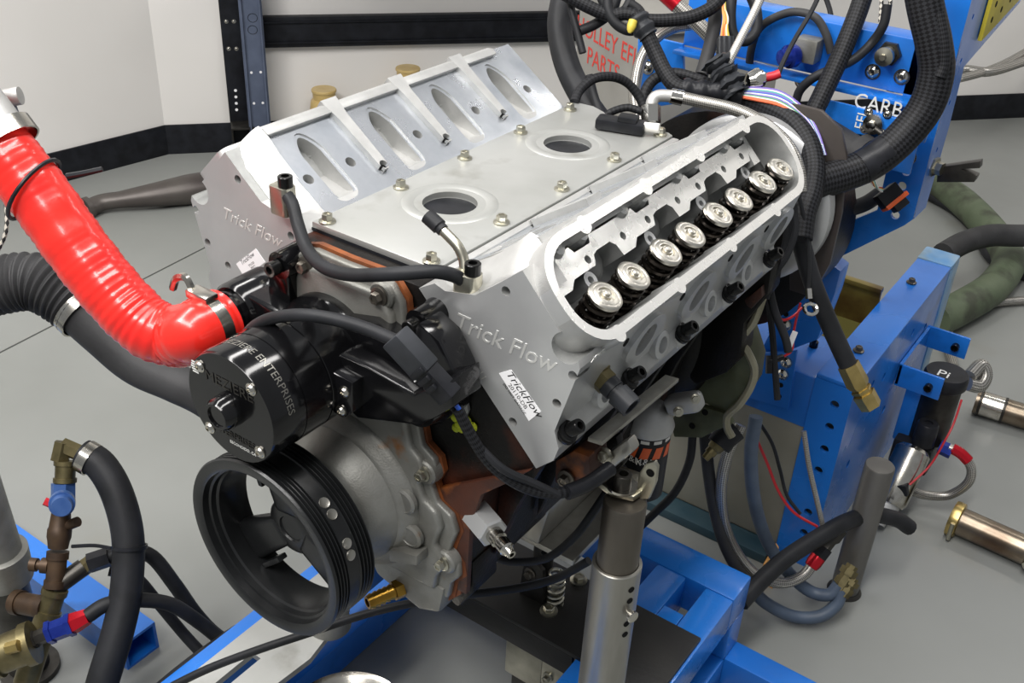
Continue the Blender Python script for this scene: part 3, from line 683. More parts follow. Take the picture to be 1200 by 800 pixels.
def build_engine_small():
    # electrical connector on the pump lead, seated in the pump arm
    c = at(494, 428, 'y', -128); a0 = at(470, 400, 'y', -128); a1 = at(527, 462, 'y', -118)
    u = (a1-a0).normalized(); v = Vector((0, -1, 0)); v = (v-u*v.dot(u)).normalized(); w = u.cross(v)
    k = thing('connector', None, None, c, parent=E_); k['label'] = 'black two-piece electrical connector'
    obj('connector_body', G().obox(c-u*14, u, w, v, 40, 24, 18), 'plastic_grey', k, bev=2)
    obj('connector_plug', G().obox(c+u*20, u, w, v, 34, 20, 16), 'plastic_black', k, bev=2)
    for i in range(3): obj('latch', G().obox(c+u*(2+i*9)+v*9, u, w, v, 5, 18-i*3, 5), 'plastic_black', k, bev=.8)
    # motor mount block, strap and side bracket on the visible flank
    m_ = obj('mount_block', G().prism([at(*p, 'y', 4) for p in ((651, 540), (672, 528), (690, 535), (692, 556), (668, 576), (650, 565))], (0, 34, 0)), 'rust_brown', E_, bev=2, label='brown rusty engine mount block')
    inst('bolt', 'hex_dull', at(664, 560, 'y', 2), (0, -1, 0), m_)
    b = obj('side_bracket', G().prism([(236, -2, 124), (252, -2, 126), (254, 150, 120), (238, 150, 118)], (0, 0, 5)), 'sleeve_steel', E_, bev=1, label='long grey steel bracket strip beside the block')
    obj('bracket_gusset', G().prism([at(*p, 'y', 60) for p in ((690, 518), (722, 512), (730, 545), (712, 562), (688, 548))], (0, 12, 0)), 'block_black', b, bev=2)
    obj('mount_arm', G().prism([at(*p, 'y', 30) for p in ((706, 535), (735, 515), (742, 530), (715, 552))], (0, 16, 0)), 'sleeve_steel', b, bev=4)
    inst('bolt', 'hex_zinc', at(709, 533, 'y', 28), (0, -1, .2), b)
    # oil filter with its housing
    f = thing('oil_filter', None, None, (150, 318, -160), parent=E_); f['label'] = 'black oil filter with orange and white stripes'
    o = at(751, 560, 'y', 318); top = at(752, 497, 'y', 318); r = 31; H = (top-o).z
    obj('filter_can', G().lathe((o.x, o.y, o.z), (0, 0, 1), [(-20, 0), (-20, r-4), (-16, r), (H, r), (H+3, r-3), (H+3, 0)], 40), 'plastic_black', f)
    for i, (h0, h1, mm) in enumerate(((H-6, H-1, 'white_print'), (H-30, H-12, 'red_print'))):
        for j in range(4):
            a = -1.9+j*.55; pts = []
            g = G(); lo = []; hi = []
            for q in range(5):
                aa = a+q*.09; lo.append(g.bm.verts.new((o.x+(r+.4)*math.cos(aa), o.y+(r+.4)*math.sin(aa), o.z+h0))); hi.append(g.bm.verts.new((o.x+(r+.4)*math.cos(aa+(.14 if i else 0)), o.y+(r+.4)*math.sin(aa+(.14 if i else 0)), o.z+h1)))
            for q in range(4): g.face((lo[q], lo[q+1], hi[q+1], hi[q]))
            obj('stripe', g, ['w_white', 'w_orange'][i], f)
    for j in range(2):
        a = -1.62+j*.62; nrm = Vector((math.cos(a), math.sin(a), 0)); text('filter_print', 'K&N', Vector((o.x, o.y, o.z+H-34))+nrm*(r+.6), Vector((-nrm.y, nrm.x, 0)), (0, 0, 1), 14, 'w_white', f, .2)
    obj('filter_housing', G().lathe((o.x, o.y, o.z+H+2), (0, 0, 1), [(0, 0), (0, r+2), (6, r+3), (20, r-2), (30, r-8), (36, 12), (36, 0)], 36), 'cast_al', f)
    q = obj('housing_flange', G().obox(at(802, 472, 'y', 330), (1, .2, .5), (0, 1, 0), (-.5, 0, 1), 46, 24, 26), 'cast_al', f, bev=9, seg=3)
    for px, py in ((795, 482), (815, 467)): inst('bolt', 'hex_small', at(px, py, 'y', 316), (.4, -.8, .4), q)
    # bell housing, clutch cover lip, dyno flywheel guard
    bh = obj('bell_housing', G().lathe((0, 410, 0), (0, 1, 0), [(0, 0), (0, 150), (20, 176), (60, 190), (120, 196), (120, 0)], 56), 'block_black', E_, label='black bell housing behind the block')
    obj('starter_cover', G().prism([at(*p, 'y', 420) for p in ((800, 395), (868, 335), (905, 312), (900, 345), (872, 380), (868, 420), (850, 438), (815, 452), (795, 430))], (0, 40, 0)), 'block_black', bh, bev=6)
    obj('clutch_plate', G().prism([at(*p, 'y', 440) for p in ((786, 495), (800, 470), (828, 478), (852, 485), (858, 497), (838, 505), (822, 513), (790, 512))], (0, 10, 0)), 'flange_green', bh, bev=1.5)
    for px, py in ((826, 483), (811, 499)): inst('hole', 'hole_disc', at(px, py, 'y', 439), (0, -1, 0), bh)
    obj('cover_lip', G().tube([at(*p, 'y', 436) for p in ((895, 345), (884, 375), (868, 398), (876, 412), (884, 432), (880, 452), (866, 474), (853, 486), (852, 500), (858, 512))], 5.5, 8), 'lip_metal', bh)
    obj('cover_shell', G().prism([at(*p, 'y', 446) for p in ((895, 318), (890, 350), (872, 388), (884, 425), (880, 452), (866, 474), (852, 486), (820, 470), (810, 450), (850, 400))], (0, 40, 0)), 'flange_green', bh, bev=4)
    obj('lifting_tab', G().prism([at(*p, 'y', 410) for p in ((872, 352), (892, 336), (893, 348), (880, 362), (875, 358))], (0, 10, 0)), 'rust_brown', bh, bev=1)
build_engine_small()

# ================================================================== CART, STANDS
def tube_box(g, x0, x1, y0, y1, z0, z1): return g.box(x0, x1, y0, y1, z0, z1)
def build_cart():
    c = thing('engine_cart', 'blue steel tube cart under the engine with slotted rail', 'cart', (0, 150, FZ))
    P = lambda nm, b, m_='blue_paint', bev=5: obj(nm, G().box(*b), m_, c, bev=bev)
    P('rear_beam', (-300, 278, 424, 488, -466, -400)); P('side_rail', (232, 278, -300, 424, -466, -400)); P('inner_rail', (150, 200, -300, 424, -466, -400))
    P('side_rail', (-262, -200, -420, 424, -466, -400)); P('rail_end_web', (200, 232, 310, 352, -466, -400), bev=1)
    for x, y in ((-262, 430), (228, 436), (-262, -400), (228, -290)): P('post', (x, x+50, y, y+50, FZ+62, -466), bev=3)
    P('outrigger', (228, 560, 440, 486, FZ, -538)); P('outrigger', (-560, -212, 430, 480, FZ, -538)); P('foot_rail', (-262, -212, -420, 430, FZ, -538)); P('foot_rail', (228, 278, -300, 440, FZ, -538))
    pl = obj('cross_plate', G().box(-262, 274, 186, 322, -400, -393), 'plate_black', c, bev=1.5, label='black steel cross plate spotted with oil')
    obj('plate_lip', G().box(-196, 146, 186, 194, -440, -400), 'plate_black', pl, bev=1)
    for px, py in ((643, 716), (678, 680), (520, 650)): inst('bolt', 'hex_big', at(px, py, 'z', -393), (0, 0, 1), pl, random.random())
    g = G().prism([(x, y, -399) for x, y in ((-232, -330), (-150, -330), (-128, -40), (-150, 60), (-190, 110), (-232, 110))], (0, 0, 10))
    cut = G().prism([Vector(p) for p in ((-196, -170, -410), (-180, -170, -410), (-180, -80, -410), (-196, -80, -410))], (0, 0, 40))
    a = obj('adjuster_plate', boolean(g, cut), 'cover_al', c, bev=0, label='worn silver slotted adjuster plate')
    inst('bolt', 'hex_big', (-170, -190, -389), (0, 0, 1), a)
    obj('adjuster_boss', G().lathe((-150, 20, -390), (0, 0, 1), [(0, 0), (0, 30), (16, 28), (26, 20), (26, 0)], 28), 'cast_dull', a)
    # pan support jack through the plate
    j = thing('support_jack', 'small drilled steel jack post under the oil pan', 'jack', (42, 262, -393))
    obj('jack_post', G().cyl((42, 262, -393), (42, 262, -159), 15, n=24), 'dark_steel', j)
    cache('jack_hole', G().lathe((0, 0, 0), (0, 0, 1), [(0, 0), (0, 4.5), (.6, 4.5), (.6, 0)], 14), 'hole_dark')
    for i in range(4): inst('pin_hole', 'jack_hole', Vector((42, 262, -200-i*36))+Vector((.55, -.83, 0))*15, (.55, -.83, 0), j)
    obj('jack_bracket', G().prism([(20, 244, -393), (64, 244, -393), (58, 244, -330), (40, 244, -318), (26, 244, -330)], (0, -8, 0)), 'dark_steel', j, bev=1.5)
    inst('pivot_bolt', 'hex_dull', (38, 236, -345), (0, -1, 0), j)
    obj('jack_spring', G().helix((74, 250, -392), (0, 0, 1), 11, 2.6, 62, 6), 'zinc', j)
    lo = thing('jack_leg', 'galvanised steel leg clamped below the black cross plate', 'leg', (60, 200, FZ))
    obj('leg_tube', G().box(36, 84, 206, 254, FZ, -441), 'dark_steel', lo, bev=3)
    obj('leg_sleeve', G().box(28, 92, 198, 262, -520, -441), 'zinc', lo, bev=3)
    obj('leg_bracket', G().box(92, 146, 198, 206, -500, -441), 'zinc', lo, bev=1)
    inst('bolt', 'hex_zinc', (104, 198, -480), (0, -1, 0), lo)
    # telescopic stand beside the block
    s = thing('telescopic_stand', 'telescopic round steel stand with drilled sleeve holding the engine mount', 'stand', (261, 45, -400))
    X, Y = 261, 45
    obj('stand_base', G().box(X-52, X+26, Y-45, Y+45, -400, -390), 'sleeve_steel', s, bev=1)
    obj('outer_sleeve', G().lathe((X, Y, -390), (0, 0, 1), [(0, 0), (0, 26.5), (340, 26.5), (341, 25.5), (341, 23), (300, 22.6), (300, 0)], 40), 'sleeve_steel', s)
    obj('inner_tube', G().lathe((X, Y, -100), (0, 0, 1), [(0, 0), (0, 22.3), (132, 22.3), (134, 21), (134, 0)], 40), 'stand_steel', s)
    d = Vector((.93, -.36, 0)).normalized()
    cache('pin_hole', G().lathe((0, 0, 0), (0, 0, 1), [(-3, 0), (-3, 3.8), (.6, 3.8), (.6, 0)], 14), 'hole_dark')
    for i, z in enumerate((-68, -84, -118, -134)): inst('pin_hole', 'pin_hole', Vector((X, Y, z))+d*26.4, d, s)
    obj('lock_pin', G().lathe(Vector((X, Y, -101))+d*20, d, [(0, 0), (0, 4), (12, 4), (12, 7), (15, 7), (16, 6), (16, 0)], 18), 'steel', s)
    br = obj('mount_bracket', G().prism([at(*p, 'z', 36) for p in ((694, 566), (722, 549), (752, 560), (760, 576), (742, 588), (716, 582))], (0, 0, 7)), 'zinc', s, bev=1.5, label='galvanised bracket on top of the stand')
    e = [at(*p, 'y', Y+12) for p in ((745, 585), (748, 555), (757, 543), (766, 541), (770, 548), (768, 566), (760, 585))]
    obj('bracket_ear', G().prism(e, (0, 6, 0)), 'zinc', br, bev=1.5)
    inst('ear_hole', 'jack_hole', at(762, 554, 'y', Y+11.8), (0, -1, 0), br)
    cache('big_sock', sockg(9, 16), 'dark_steel'); cache('washer', G().lathe((0, 0, 0), (0, 0, 1), [(0, 0), (0, 16), (3, 16), (3, 8), (0, 8)], 24), 'steel')
    inst('washer', 'washer', at(729, 570, 'z', 43), (0, 0, 1), br); inst('bolt', 'big_sock', at(729, 569, 'z', 45), (0, 0, 1), br)
    # drip bowl
    b = at(408, 872, 'z', -392)
    obj('drip_bowl', G().lathe((b.x, b.y, -389), (0, 0, 1), [(0, 0), (0, 46), (34, 72), (38, 78), (40, 77), (37, 71), (4, 44), (4, 0)], 48), 'steel', None, 'shiny steel bowl on the cart, its rim showing', 'bowl')
build_cart()

# ================================================================== DYNO FRAME (blue)
def build_dyno():
    d = thing('dyno_frame', 'bright blue steel dynamometer frame standing behind the engine', 'frame', (200, 900, FZ))
    T = lambda pts, ax, v, ext: G().prism([at(*p, ax, v) for p in pts], ext)
    bp = 'blue_paint'
    # lower frame
    def holed(g, lst, r, ax): return holes(g, lst, r, 14, ax)
    leg = G().box(224, 290, 784, 792, FZ, -212)
    leg = holed(leg, [at(*p, 'y', 784) for p in ((983, 447), (978, 474), (972, 500), (966, 526), (959, 551), (947, 600), (942, 624))], 7.5, (0, -1, 0))
    obj('front_leg', leg, bp, d, label='drilled blue front leg')
    side = G().box(283, 290, 792, 1330, FZ, -212)
    side = holed(side, [(290, y, z) for y, z in ((905, -262), (980, -285), (1130, -262), (1240, -300), (1060, -400), (880, -420))], 9, (1, 0, 0))
    obj('side_panel', side, bp, d)
    tr = obj('top_rail', G().box(224, 291, 784, 1330, -212, -204), bp, d, bev=3)
    obj('rail_end', G().box(222, 292, 1330, 1396, -214, -202), 'blue_worn', d, bev=5, label='scuffed faded end of the top rail')
    obj('rail_end_panel', G().box(284, 292, 1330, 1397, FZ, -213), 'blue_worn', d, bev=2)
    for px, py in ((1006, 411), (1068, 331)): inst('bolt', 'hex_dull', at(px, py, 'z', -203), (0, 0, 1), tr)
    obj('cross_beam', G().box(-280, 224, 786, 930, -318, -216), bp, d, bev=5)
    pl = obj('bolted_plate', T([(846, 414), (935, 410), (926, 478), (840, 452)], 'y', 786, (0, -7, 0)), bp, d, bev=1)
    for px, py in ((921, 424), (917, 438)): inst('bolt', 'button', at(px, py, 'y', 779), (0, -1, 0), pl)
    for px, py in ((915, 451), (913, 464)): inst('hole', 'jack_hole', at(px, py, 'y', 779), (0, -1, 0), pl)
    inst('stud', 'sock_black', at(953, 406, 'z', -216), (0, 0, 1), d)
    obj('stud_shank', G().cyl(at(953, 404, 'z', -206), at(953, 404, 'z', -206)+Vector((0, 0, 22)), 4, n=12), 'black_bolt', d)
    # pedestal arm up to the head plate
    arm = T([(968, 305), (985, 318), (978, 345), (958, 398), (900, 420), (892, 410), (912, 370), (935, 300)], 'y', 800, (0, 40, 0))
    obj('pedestal_arm', arm, bp, d, bev=2)
    for px, py in ((926, 345), (924, 357), (921, 368)): inst('hole', 'jack_hole', at(px, py, 'y', 799), (0, -1, 0), d)
    inst('bolt', 'button', at(920, 380, 'y', 799), (0, -1, 0), d)
    # upright
    up = G().prism([Vector((250, 800, 430)), Vector((305, 800, 430)), Vector((305, 800, 92)), Vector((296, 800, 80))]+[at(*p, 'y', 800) for p in ((962, 312), (966, 272), (1028, 246), (1046, 168), (1056, 118))], (0, 7, 0))
    up = holed(up, [at(*p, 'y', 800) for p in ((1062, 201), (1057, 218), (1053, 235), (1049, 252), (1104, 32), (1070, 167))], 6.5, (0, -1, 0))
    u_ = obj('upright', up, bp, d, label='drilled blue upright')
    inst('bolt', 'button', at(1065, 184, 'y', 800), (0, -1, 0), u_)
    inst('bolt', 'button', at(1073, 150, 'y', 800), (0, -1, 0), u_)
    sf = [(305, 807, 430), (305, 807, 90), (305, 868, 88), (305, 876, 215), (305, 866, 305), (305, 1150, 345), (305, 1150, 430)]
    s_ = holed(G().prism(sf, (-7, 0, 0)), [(305, 836, z) for z in (380, 320, 260, 190)], 4, (1, 0, 0))
    obj('upright_side', s_, bp, d)
    yl = obj('yellow_terminal_plate', G().prism([(306, 900, 335), (306, 1130, 362), (306, 1130, 430), (306, 900, 430)], (6, 0, 0)), 'yellow', d, bev=1, label='yellow terminal plate with rows of dark holes')
    for i in range(4):
        for j in range(3): inst('terminal_hole', 'jack_hole', (312, 930+i*48, 360+i*6+j*22), (1, 0, 0), yl)
    # crossbeam
    b1 = obj('crossbeam', G().box(-100, 268, 800, 808, 268, 344), bp, d, bev=1.5)
    obj('crossbeam_flange', G().box(-100, 278, 766, 800, 261, 267), bp, d, bev=1.5)
    obj('crossbeam_top', G().box(-100, 268, 808, 850, 338, 344), bp, d, bev=1)
    obj('label_strip', T([(885, 71), (956, 95), (955, 100), (884, 76)], 'y', 799.5, (0, -1, 0)), 'white_print', b1)
    for px, py in ((1023, 84), (1057, 90), (940, 95)): inst('bolt', 'button', at(px, py, 'y', 800), (0, -1, 0), b1)
    o = at(1043, 62, 'y', 800)
    q = obj('bulkhead_fitting', G().lathe(o, (0, -1, 0), [(0, 0), (0, 17), (8, 17), (8, 12)], 6), 'dark_steel', b1)
    obj('bulkhead_nipple', G().lathe(o, (0, -1, 0), [(8, 0), (8, 11), (22, 10), (22, 13), (28, 13), (30, 5), (34, 4), (34, 0)], 20), 'zinc', q)
    o = at(952, 55, 'y', 800)
    q = obj('solenoid_block', G().obox(o+Vector((0, -16, 0)), (1, 0, 0), (0, 1, 0), (0, 0, 1), 34, 30, 34), 'cast_dull', b1, bev=3)
    obj('blue_cap', G().lathe(o+Vector((-12, -30, -8)), (-.5, -1, -.1), [(0, 0), (0, 15), (4, 17), (14, 17), (16, 13), (26, 12), (28, 9), (28, 0)], 24), 'blue_anod', q, label='blue anodised cap')
    obj('panel_carb', G().box(150, 296, 748, 754, 176, 252), bp, d, bev=1)
    text('carb_lettering', 'CARB', at(1029, 124, 'y', 747.5), (1, 0, 0), (0, 0, 1), 30, 'white_print', d, .4, sx=.9)
    sp = obj('switch_plate', T([(1003, 126), (1090, 150), (1083, 168), (998, 156)], 'y', 742, (0, 6, 0)), bp, d, bev=1)
    text('efi_lettering', 'EFI', at(1010, 142, 'y', 741.5), (0, 0, 1), (-1, 0, 0), 22, 'white_print', d, .4, sx=.9)
    o = at(1024, 145, 'y', 742)
    q = obj('selector_knob', G().lathe(o, (0, -1, 0), [(0, 0), (0, 14), (6, 14), (8, 7), (16, 7), (17, 5), (17, 0)], 24), 'steel', sp)
    obj('selector_lever', G().tube([o+Vector((0, -11, 0)), o+Vector((20, -14, -7)), o+Vector((42, -14, -10))], 4, 10), 'dark_steel', q)
    for px, py in ((1018, 131), (1040, 134), (1013, 151), (1034, 156)): inst('screw', 'button_small', at(px, py, 'y', 742), (0, -1, 0), sp)
    # left end of the beam with large bolts
    lb = obj('left_bracket', T([(748, 40), (800, 52), (802, 120), (752, 128), (744, 100)], 'y', 790, (0, 8, 0)), bp, d, bev=1.5)
    for px, py in ((760, 61), (759, 79), (759, 110)): inst('bolt', 'button', at(px, py, 'y', 790), (0, -1, 0), lb)
    obj('tension_spring', G().helix(at(893, 124, 'y', 770), (1, 0, -.12), 13, 3, 62, 6), 'zinc', d)
    # forked clip on the upright
    o = at(1094, 195, 'x', 306)
    q = obj('clip_bolt', G().lathe(o, (1, -.2, 0), [(0, 0), (0, 15), (4, 15), (4, 10), (14, 10), (14, 0)], 6), 'zinc', d)
    obj('forked_clip', G().prism([o+Vector((6, 0, 0)), o+Vector((60, 0, 24)), o+Vector((62, 0, 14)), o+Vector((38, 0, 6)), o+Vector((62, 0, 2)), o+Vector((60, 0, -8)), o+Vector((10, 0, -22))], (0, 16, 0)), 'dark_steel', q, bev=1)
    # U brackets on the side panel
    for Y, z0 in ((1085, -356), (1260, -352)):
        x1 = 374
        b = obj('side_bracket', G().box(291, x1, Y, Y+6, z0, z0+46), bp, d, bev=1)
        inst('bolt', 'sock_black', (x1-22, Y, z0+22), (0, -1, 0), b)
    obj('bracket_web', G().box(291, 297, 1085, 1266, -352, -308), bp, d)
    # absorber shield plate
    obj('shield_plate', T([(925, 120), (962, 130), (985, 152), (992, 185), (986, 250), (972, 310), (950, 348), (925, 340)], 'y', 620, (0, 8, 0)), 'pipe_brown', d, bev=1.5, label='brown grey shield plate beside the flywheel')
    obj('absorber_ring', G().lathe((125, 585, 140), (0, 1, 0), [(0, 90), (0, 112), (5, 120), (24, 120), (24, 90)], 64), 'mach_al', d, label='silver ring behind the cylinder head')
    obj('absorber_housing', G().lathe((60, 640, 60), (0, 1, 0), [(0, 0), (0, 120), (20, 170), (140, 170), (140, 0)], 48), 'block_black', d)
    obj('absorber_pipe', G().lathe(at(1000, 185, 'y', 720), (.9, -.2, -.2), [(-60, 0), (-60, 30), (0, 30), (0, 38), (14, 38), (14, 30), (30, 28), (30, 0)], 30), 'rubber_old', d)
    # water tank under the frame
    t = thing('water_tank', 'stained cream sheet metal water tank between the blue legs', 'tank', (80, 900, FZ))
    obj('tank_front', G().box(-120, 222, 790, 798, FZ+18, -318), 'tank_cream', t, bev=1)
    obj('tank_side', G().box(214, 222, 798, 1300, FZ+18, -330), 'tank_cream', t); obj('tank_side', G().box(-120, -112, 798, 1300, FZ+18, -330), 'tank_cream', t)
    obj('tank_top_wall', G().box(-60, 222, 1100, 1108, -330, -190), 'khaki', t); obj('tank_top_wall', G().box(-60, -52, 930, 1100, -330, -190), 'khaki', t)
    obj('tank_rim', G().box(-60, 223, 1096, 1112, -190, -180), 'khaki', t, bev=2)
    obj('tank_floor', G().box(-112, 214, 798, 1300, FZ+18, FZ+26), 'tank_cream', t)
    obj('tank_water', G().box(-52, 214, 931, 1100, -330, -262), 'tank_water', t, label='murky olive water')
    obj('skid_beam', G().box(-330, 222, 742, 788, FZ, FZ+20), 'teal_dark', None, 'dark teal steel skid along the foot of the tank', 'beam', bev=3)
build_dyno()

# ================================================================== BACKGROUND THINGS
WN = Vector((213, -186, 0)).normalized(); WU = Vector((186, 213, 0)).normalized(); WA = Vector((-2124, 1317, 0))
def onwall(px, py, off):
    d = ray(px, py); k = WA.dot(WN)+off; return CAMC+d*((k-CAMC.dot(WN))/d.dot(WN))
def build_background():
    r = thing('shelving_rack', 'black and blue grey steel rack posts with long black beam on the white wall', 'rack', onwall(285, 160, 60)*1.0)
    def up(nm, px0, px1, off, dep, mt, z0, z1, lab=None):
        a = onwall(px0, 60, off); b = onwall(px1, 60, off); a.z = b.z = z0
        return obj(nm, G().prism([a, b, b-WN*dep, a-WN*dep], (0, 0, z1-z0)), mt, r, label=lab, bev=2), a, b
    p1, a, b = up('black_post', 261.5, 288, 50, 40, 'base_black', FZ, 900, 'black steel post')
    for py in (89, 96.5, 104, 111.5): 
        o = onwall(277.5, py*1.12-1 if False else py+17-17, 50.3); 
        obj('post_hole', G().lathe(onwall(276+(py-89)*.06, py+17, 50), WN, [(0, 0), (0, 4.6), (.6, 4.6), (.6, 0)], 14), 'sticker', p1)
    for px, py in ((265, 25), (274, 25), (268, 57), (277, 57)): inst('bolt', 'button_small', onwall(px, py, 50), WN, p1)
    p2, a, b = up('channel_post', 284, 311, 110, 30, 'grey_blue', FZ, 900, 'blue grey channel post')
    for px in (286.5, 308): 
        q = onwall(px, 60, 112); q.z = FZ
        obj('channel_lip', G().prism([q-WU*2, q+WU*2, q+WU*2+WN*10, q-WU*2+WN*10], (0, 0, 1500)), 'grey_blue', p2)
    for px, py in ((294.6, 85), (305.5, 84.5), (297.6, 121), (308, 120.5)): obj('post_hole', G().lathe(onwall(px, py, 110), WN, [(0, 0), (0, 4), (.6, 4), (.6, 0)], 12), 'sticker', p2)
    for py in (21, 35):
        o = onwall(296, py, 110.2); obj('knockout', G().tube([o+WU*(14*math.cos(t*.3927))+Vector((0, 0, 13*math.sin(t*.3927))) for t in range(17)], .9, 5, smooth=False), 'base_black', p2)
    q = onwall(270, 142, 120); c = onwall(298, 142, 120); q.z = c.z = -486
    obj('foot_bracket', G().prism([q, c, c-WN*70, q-WN*70], (0, 0, 6)), 'dark_steel', r, bev=1)
    q.z = c.z = FZ; obj('foot_plate', G().prism([q, q+WU*5, q+WU*5-WN*70, q-WN*70], (0, 0, 116)), 'dark_steel', r)
    a = WA+WN*28+WU*300; b = WA+WN*28+WU*1700; a.z = b.z = -255
    bm_ = obj('rack_beam', G().prism([a, b, b-WN*28, a-WN*28], (0, 0, 96)), 'base_black', r, label='long black rack beam', bev=3)
    for dz in (14, 78): obj('beam_flange', G().prism([a+Vector((0, 0, dz)), b+Vector((0, 0, dz)), b+Vector((0, 0, dz))+WN*7, a+Vector((0, 0, dz))+WN*7], (0, 0, 5)), 'base_black', bm_)
    a = WA+WU*250; b = WA+WU*1750; a.z = b.z = 330
    obj('shade_board', G().prism([a, b, b+WN*560, a+WN*560], (0, 0, 24)), 'grey_blue', r)  # unseen board added above the view to shade the back wall
    # two amber plastic bottles by the wall
    for px, py, nm in ((379.5, 104, 'amber translucent plastic bottle by the wall near the rack post'), (478, 79, 'amber translucent plastic bottle by the wall further from the rack')):
        o = onwall(px, py, 75); H = o.z-FZ
        j = thing('plastic_bottle', nm, 'bottle', (o.x, o.y, FZ), 'amber bottles by the wall')
        obj('bottle_body', G().lathe((o.x, o.y, FZ), (0, 0, 1), [(0, 0), (0, 46), (4, 48), (H-70, 48), (H-40, 44), (H-32, 38), (H-32, 0)], 32), 'jar', j)
        obj('bottle_cap', G().lathe((o.x, o.y, FZ), (0, 0, 1), [(H-32, 0), (H-32, 36), (H-10, 37), (H-8, 40), (H-2, 40), (H, 38), (H, 0)], 32), 'jar', j)
    # grey crates with red lettering
    for i, (px, py, z0, z1) in enumerate(((0, 0, FZ, -370), (0, 0, -370, -130), (0, 0, -130, 190))):
        u = ray(-20, -390); u.z = 0; u = -u.normalized(); v = Vector((-u.y, u.x, 0)); w = 330
        o = pd(664, 138, 2500); o = Vector((o.x, o.y, z0))+u*(14*(i == 2))
        k = thing('storage_crate', ('grey plastic crate on the floor, lowest of the stack behind the engine', 'grey plastic crate with red lettering, middle of the stack behind the engine', 'grey plastic crate with red lettering, topmost of the stack behind the engine')[i], 'crate', (o.x, o.y, z0), 'grey crates behind the engine')
        hh = z1-z0
        obj('crate_body', G().prism([o+u*8, o+u*(w-8), o+u*(w-8)+v*330, o+u*8+v*330], (0, 0, hh-30)), 'box_grey', k, bev=6)
        obj('crate_lid', G().prism([p+Vector((0, 0, hh-30)) for p in (o-v*8-u*4, o+u*(w+4)-v*8, o+u*(w+4)+v*338, o-u*4+v*338)], (0, 0, 30)), 'box_grey', k, bev=5)
        text('crate_lettering', 'HOLLEY EFI\nPARTS', o+u*140+v*-.4+Vector((0, 0, hh-118)), u, (0, 0, 1), 54, 'red_print', k, .5)
    # dark brown flattened pipe on the floor
    pts = [fl(104, 243, 26), fl(120, 236, 32), fl(145, 232, 38), fl(185, 226, 44), fl(225, 220, 44), fl(265, 214, 40), fl(300, 208, 30)]
    g = G().tube(pts, lambda d, t: 27+24*min(1, max(0, (d-90)/200))*(1-max(0, (d-480)/(t-480))**2*.4 if d > 480 else 1), 20, 6)
    for v in g.bm.verts: v.co.z = FZ+2+(v.co.z-FZ)*.86 if v.co.z > FZ else FZ+2
    q = thing('exhaust_duct', 'dark brown bulged metal duct lying on the floor by the wall', 'duct', (pts[3].x, pts[3].y, FZ))
    obj('duct_body', g, 'pipe_brown', q); ax = (pts[0]-pts[1]).normalized()
    obj('duct_collar', G().lathe(pts[0]-ax*6, ax, [(0, 22), (0, 31), (14, 32), (14, 25), (4, 24), (4, 0)], 28), 'pipe_brown', q)
    # exhaust pipes on the floor
    for nm, p0, p1, r_, lab in (('exhaust_pipe', fl(1115, 606, 30), fl(1225, 655, 30), 27, 'brown grey steel exhaust pipe with a clamp ring lying on the floor'), ('exhaust_pipe', fl(1143, 470, 30), fl(1240, 500, 30), 27, 'steel exhaust pipe with heat tinted end near the blue frame')):
        q = thing(nm, lab, 'pipe', ((p0+p1)/2).xy.to_3d()+Vector((0, 0, FZ))); ax = (p1-p0).normalized(); L_ = (p1-p0).length
        obj('pipe_tube', G().lathe(p0, ax, [(4, r_-3), (0, r_-2), (0, r_), (L_, r_), (L_, 0)], 36), 'exhaust_steel', q)
        obj('pipe_bore', G().lathe(p0, ax, [(30, 0), (30, r_-2.5), (6, r_-2.6)], 30), 'hole_dark', q)
        if p0.y < 1300:
            obj('clamp_ring', G().lathe(p0, ax, [(4, r_), (0, r_+1), (0, r_+7), (6, r_+8), (16, r_+7), (18, r_), (4, r_)], 36), 'gold_zinc', q)
            obj('clamp_bolt', G().cyl(p0+ax*9+Vector((0, -r_-8, 14)), p0+ax*9+Vector((0, -r_-8, -24)), 4, n=10), 'zinc', q)
            obj('sensor_bung', G().lathe(p0+ax*150+Vector((0, -r_+2, -4)), (0, -1, -.1), [(0, 0), (0, 11), (10, 11), (10, 0)], 6), 'zinc', q)
        else:
            for h in (10, 60): obj('weld_bead', G().lathe(p0, ax, [(h-3, r_-.5), (h-2, r_+2), (h+2, r_+2), (h+3, r_-.5)], 36), 'dark_steel', q)
            obj('polished_band', G().lathe(p0, ax, [(14, r_+.3), (14, r_+.6), (57, r_+.6), (57, r_+.3)], 36), 'steel', q)
    # round steel stub on the floor
    q = thing('floor_stub', 'plain grey round steel stub standing on the floor beside the blue leg', 'post', (362, 772, FZ))
    obj('stub_tube', G().lathe((362, 772, FZ), (0, 0, 1), [(0, 0), (0, 24), (278, 24), (280, 22.5), (280, 0)], 36), 'stub_grey', q)
    obj('stub_weld', G().lathe((362, 772, FZ), (0, 0, 1), [(0, 24), (0, 30), (6, 25)], 36), 'dark_steel', q)
build_background()

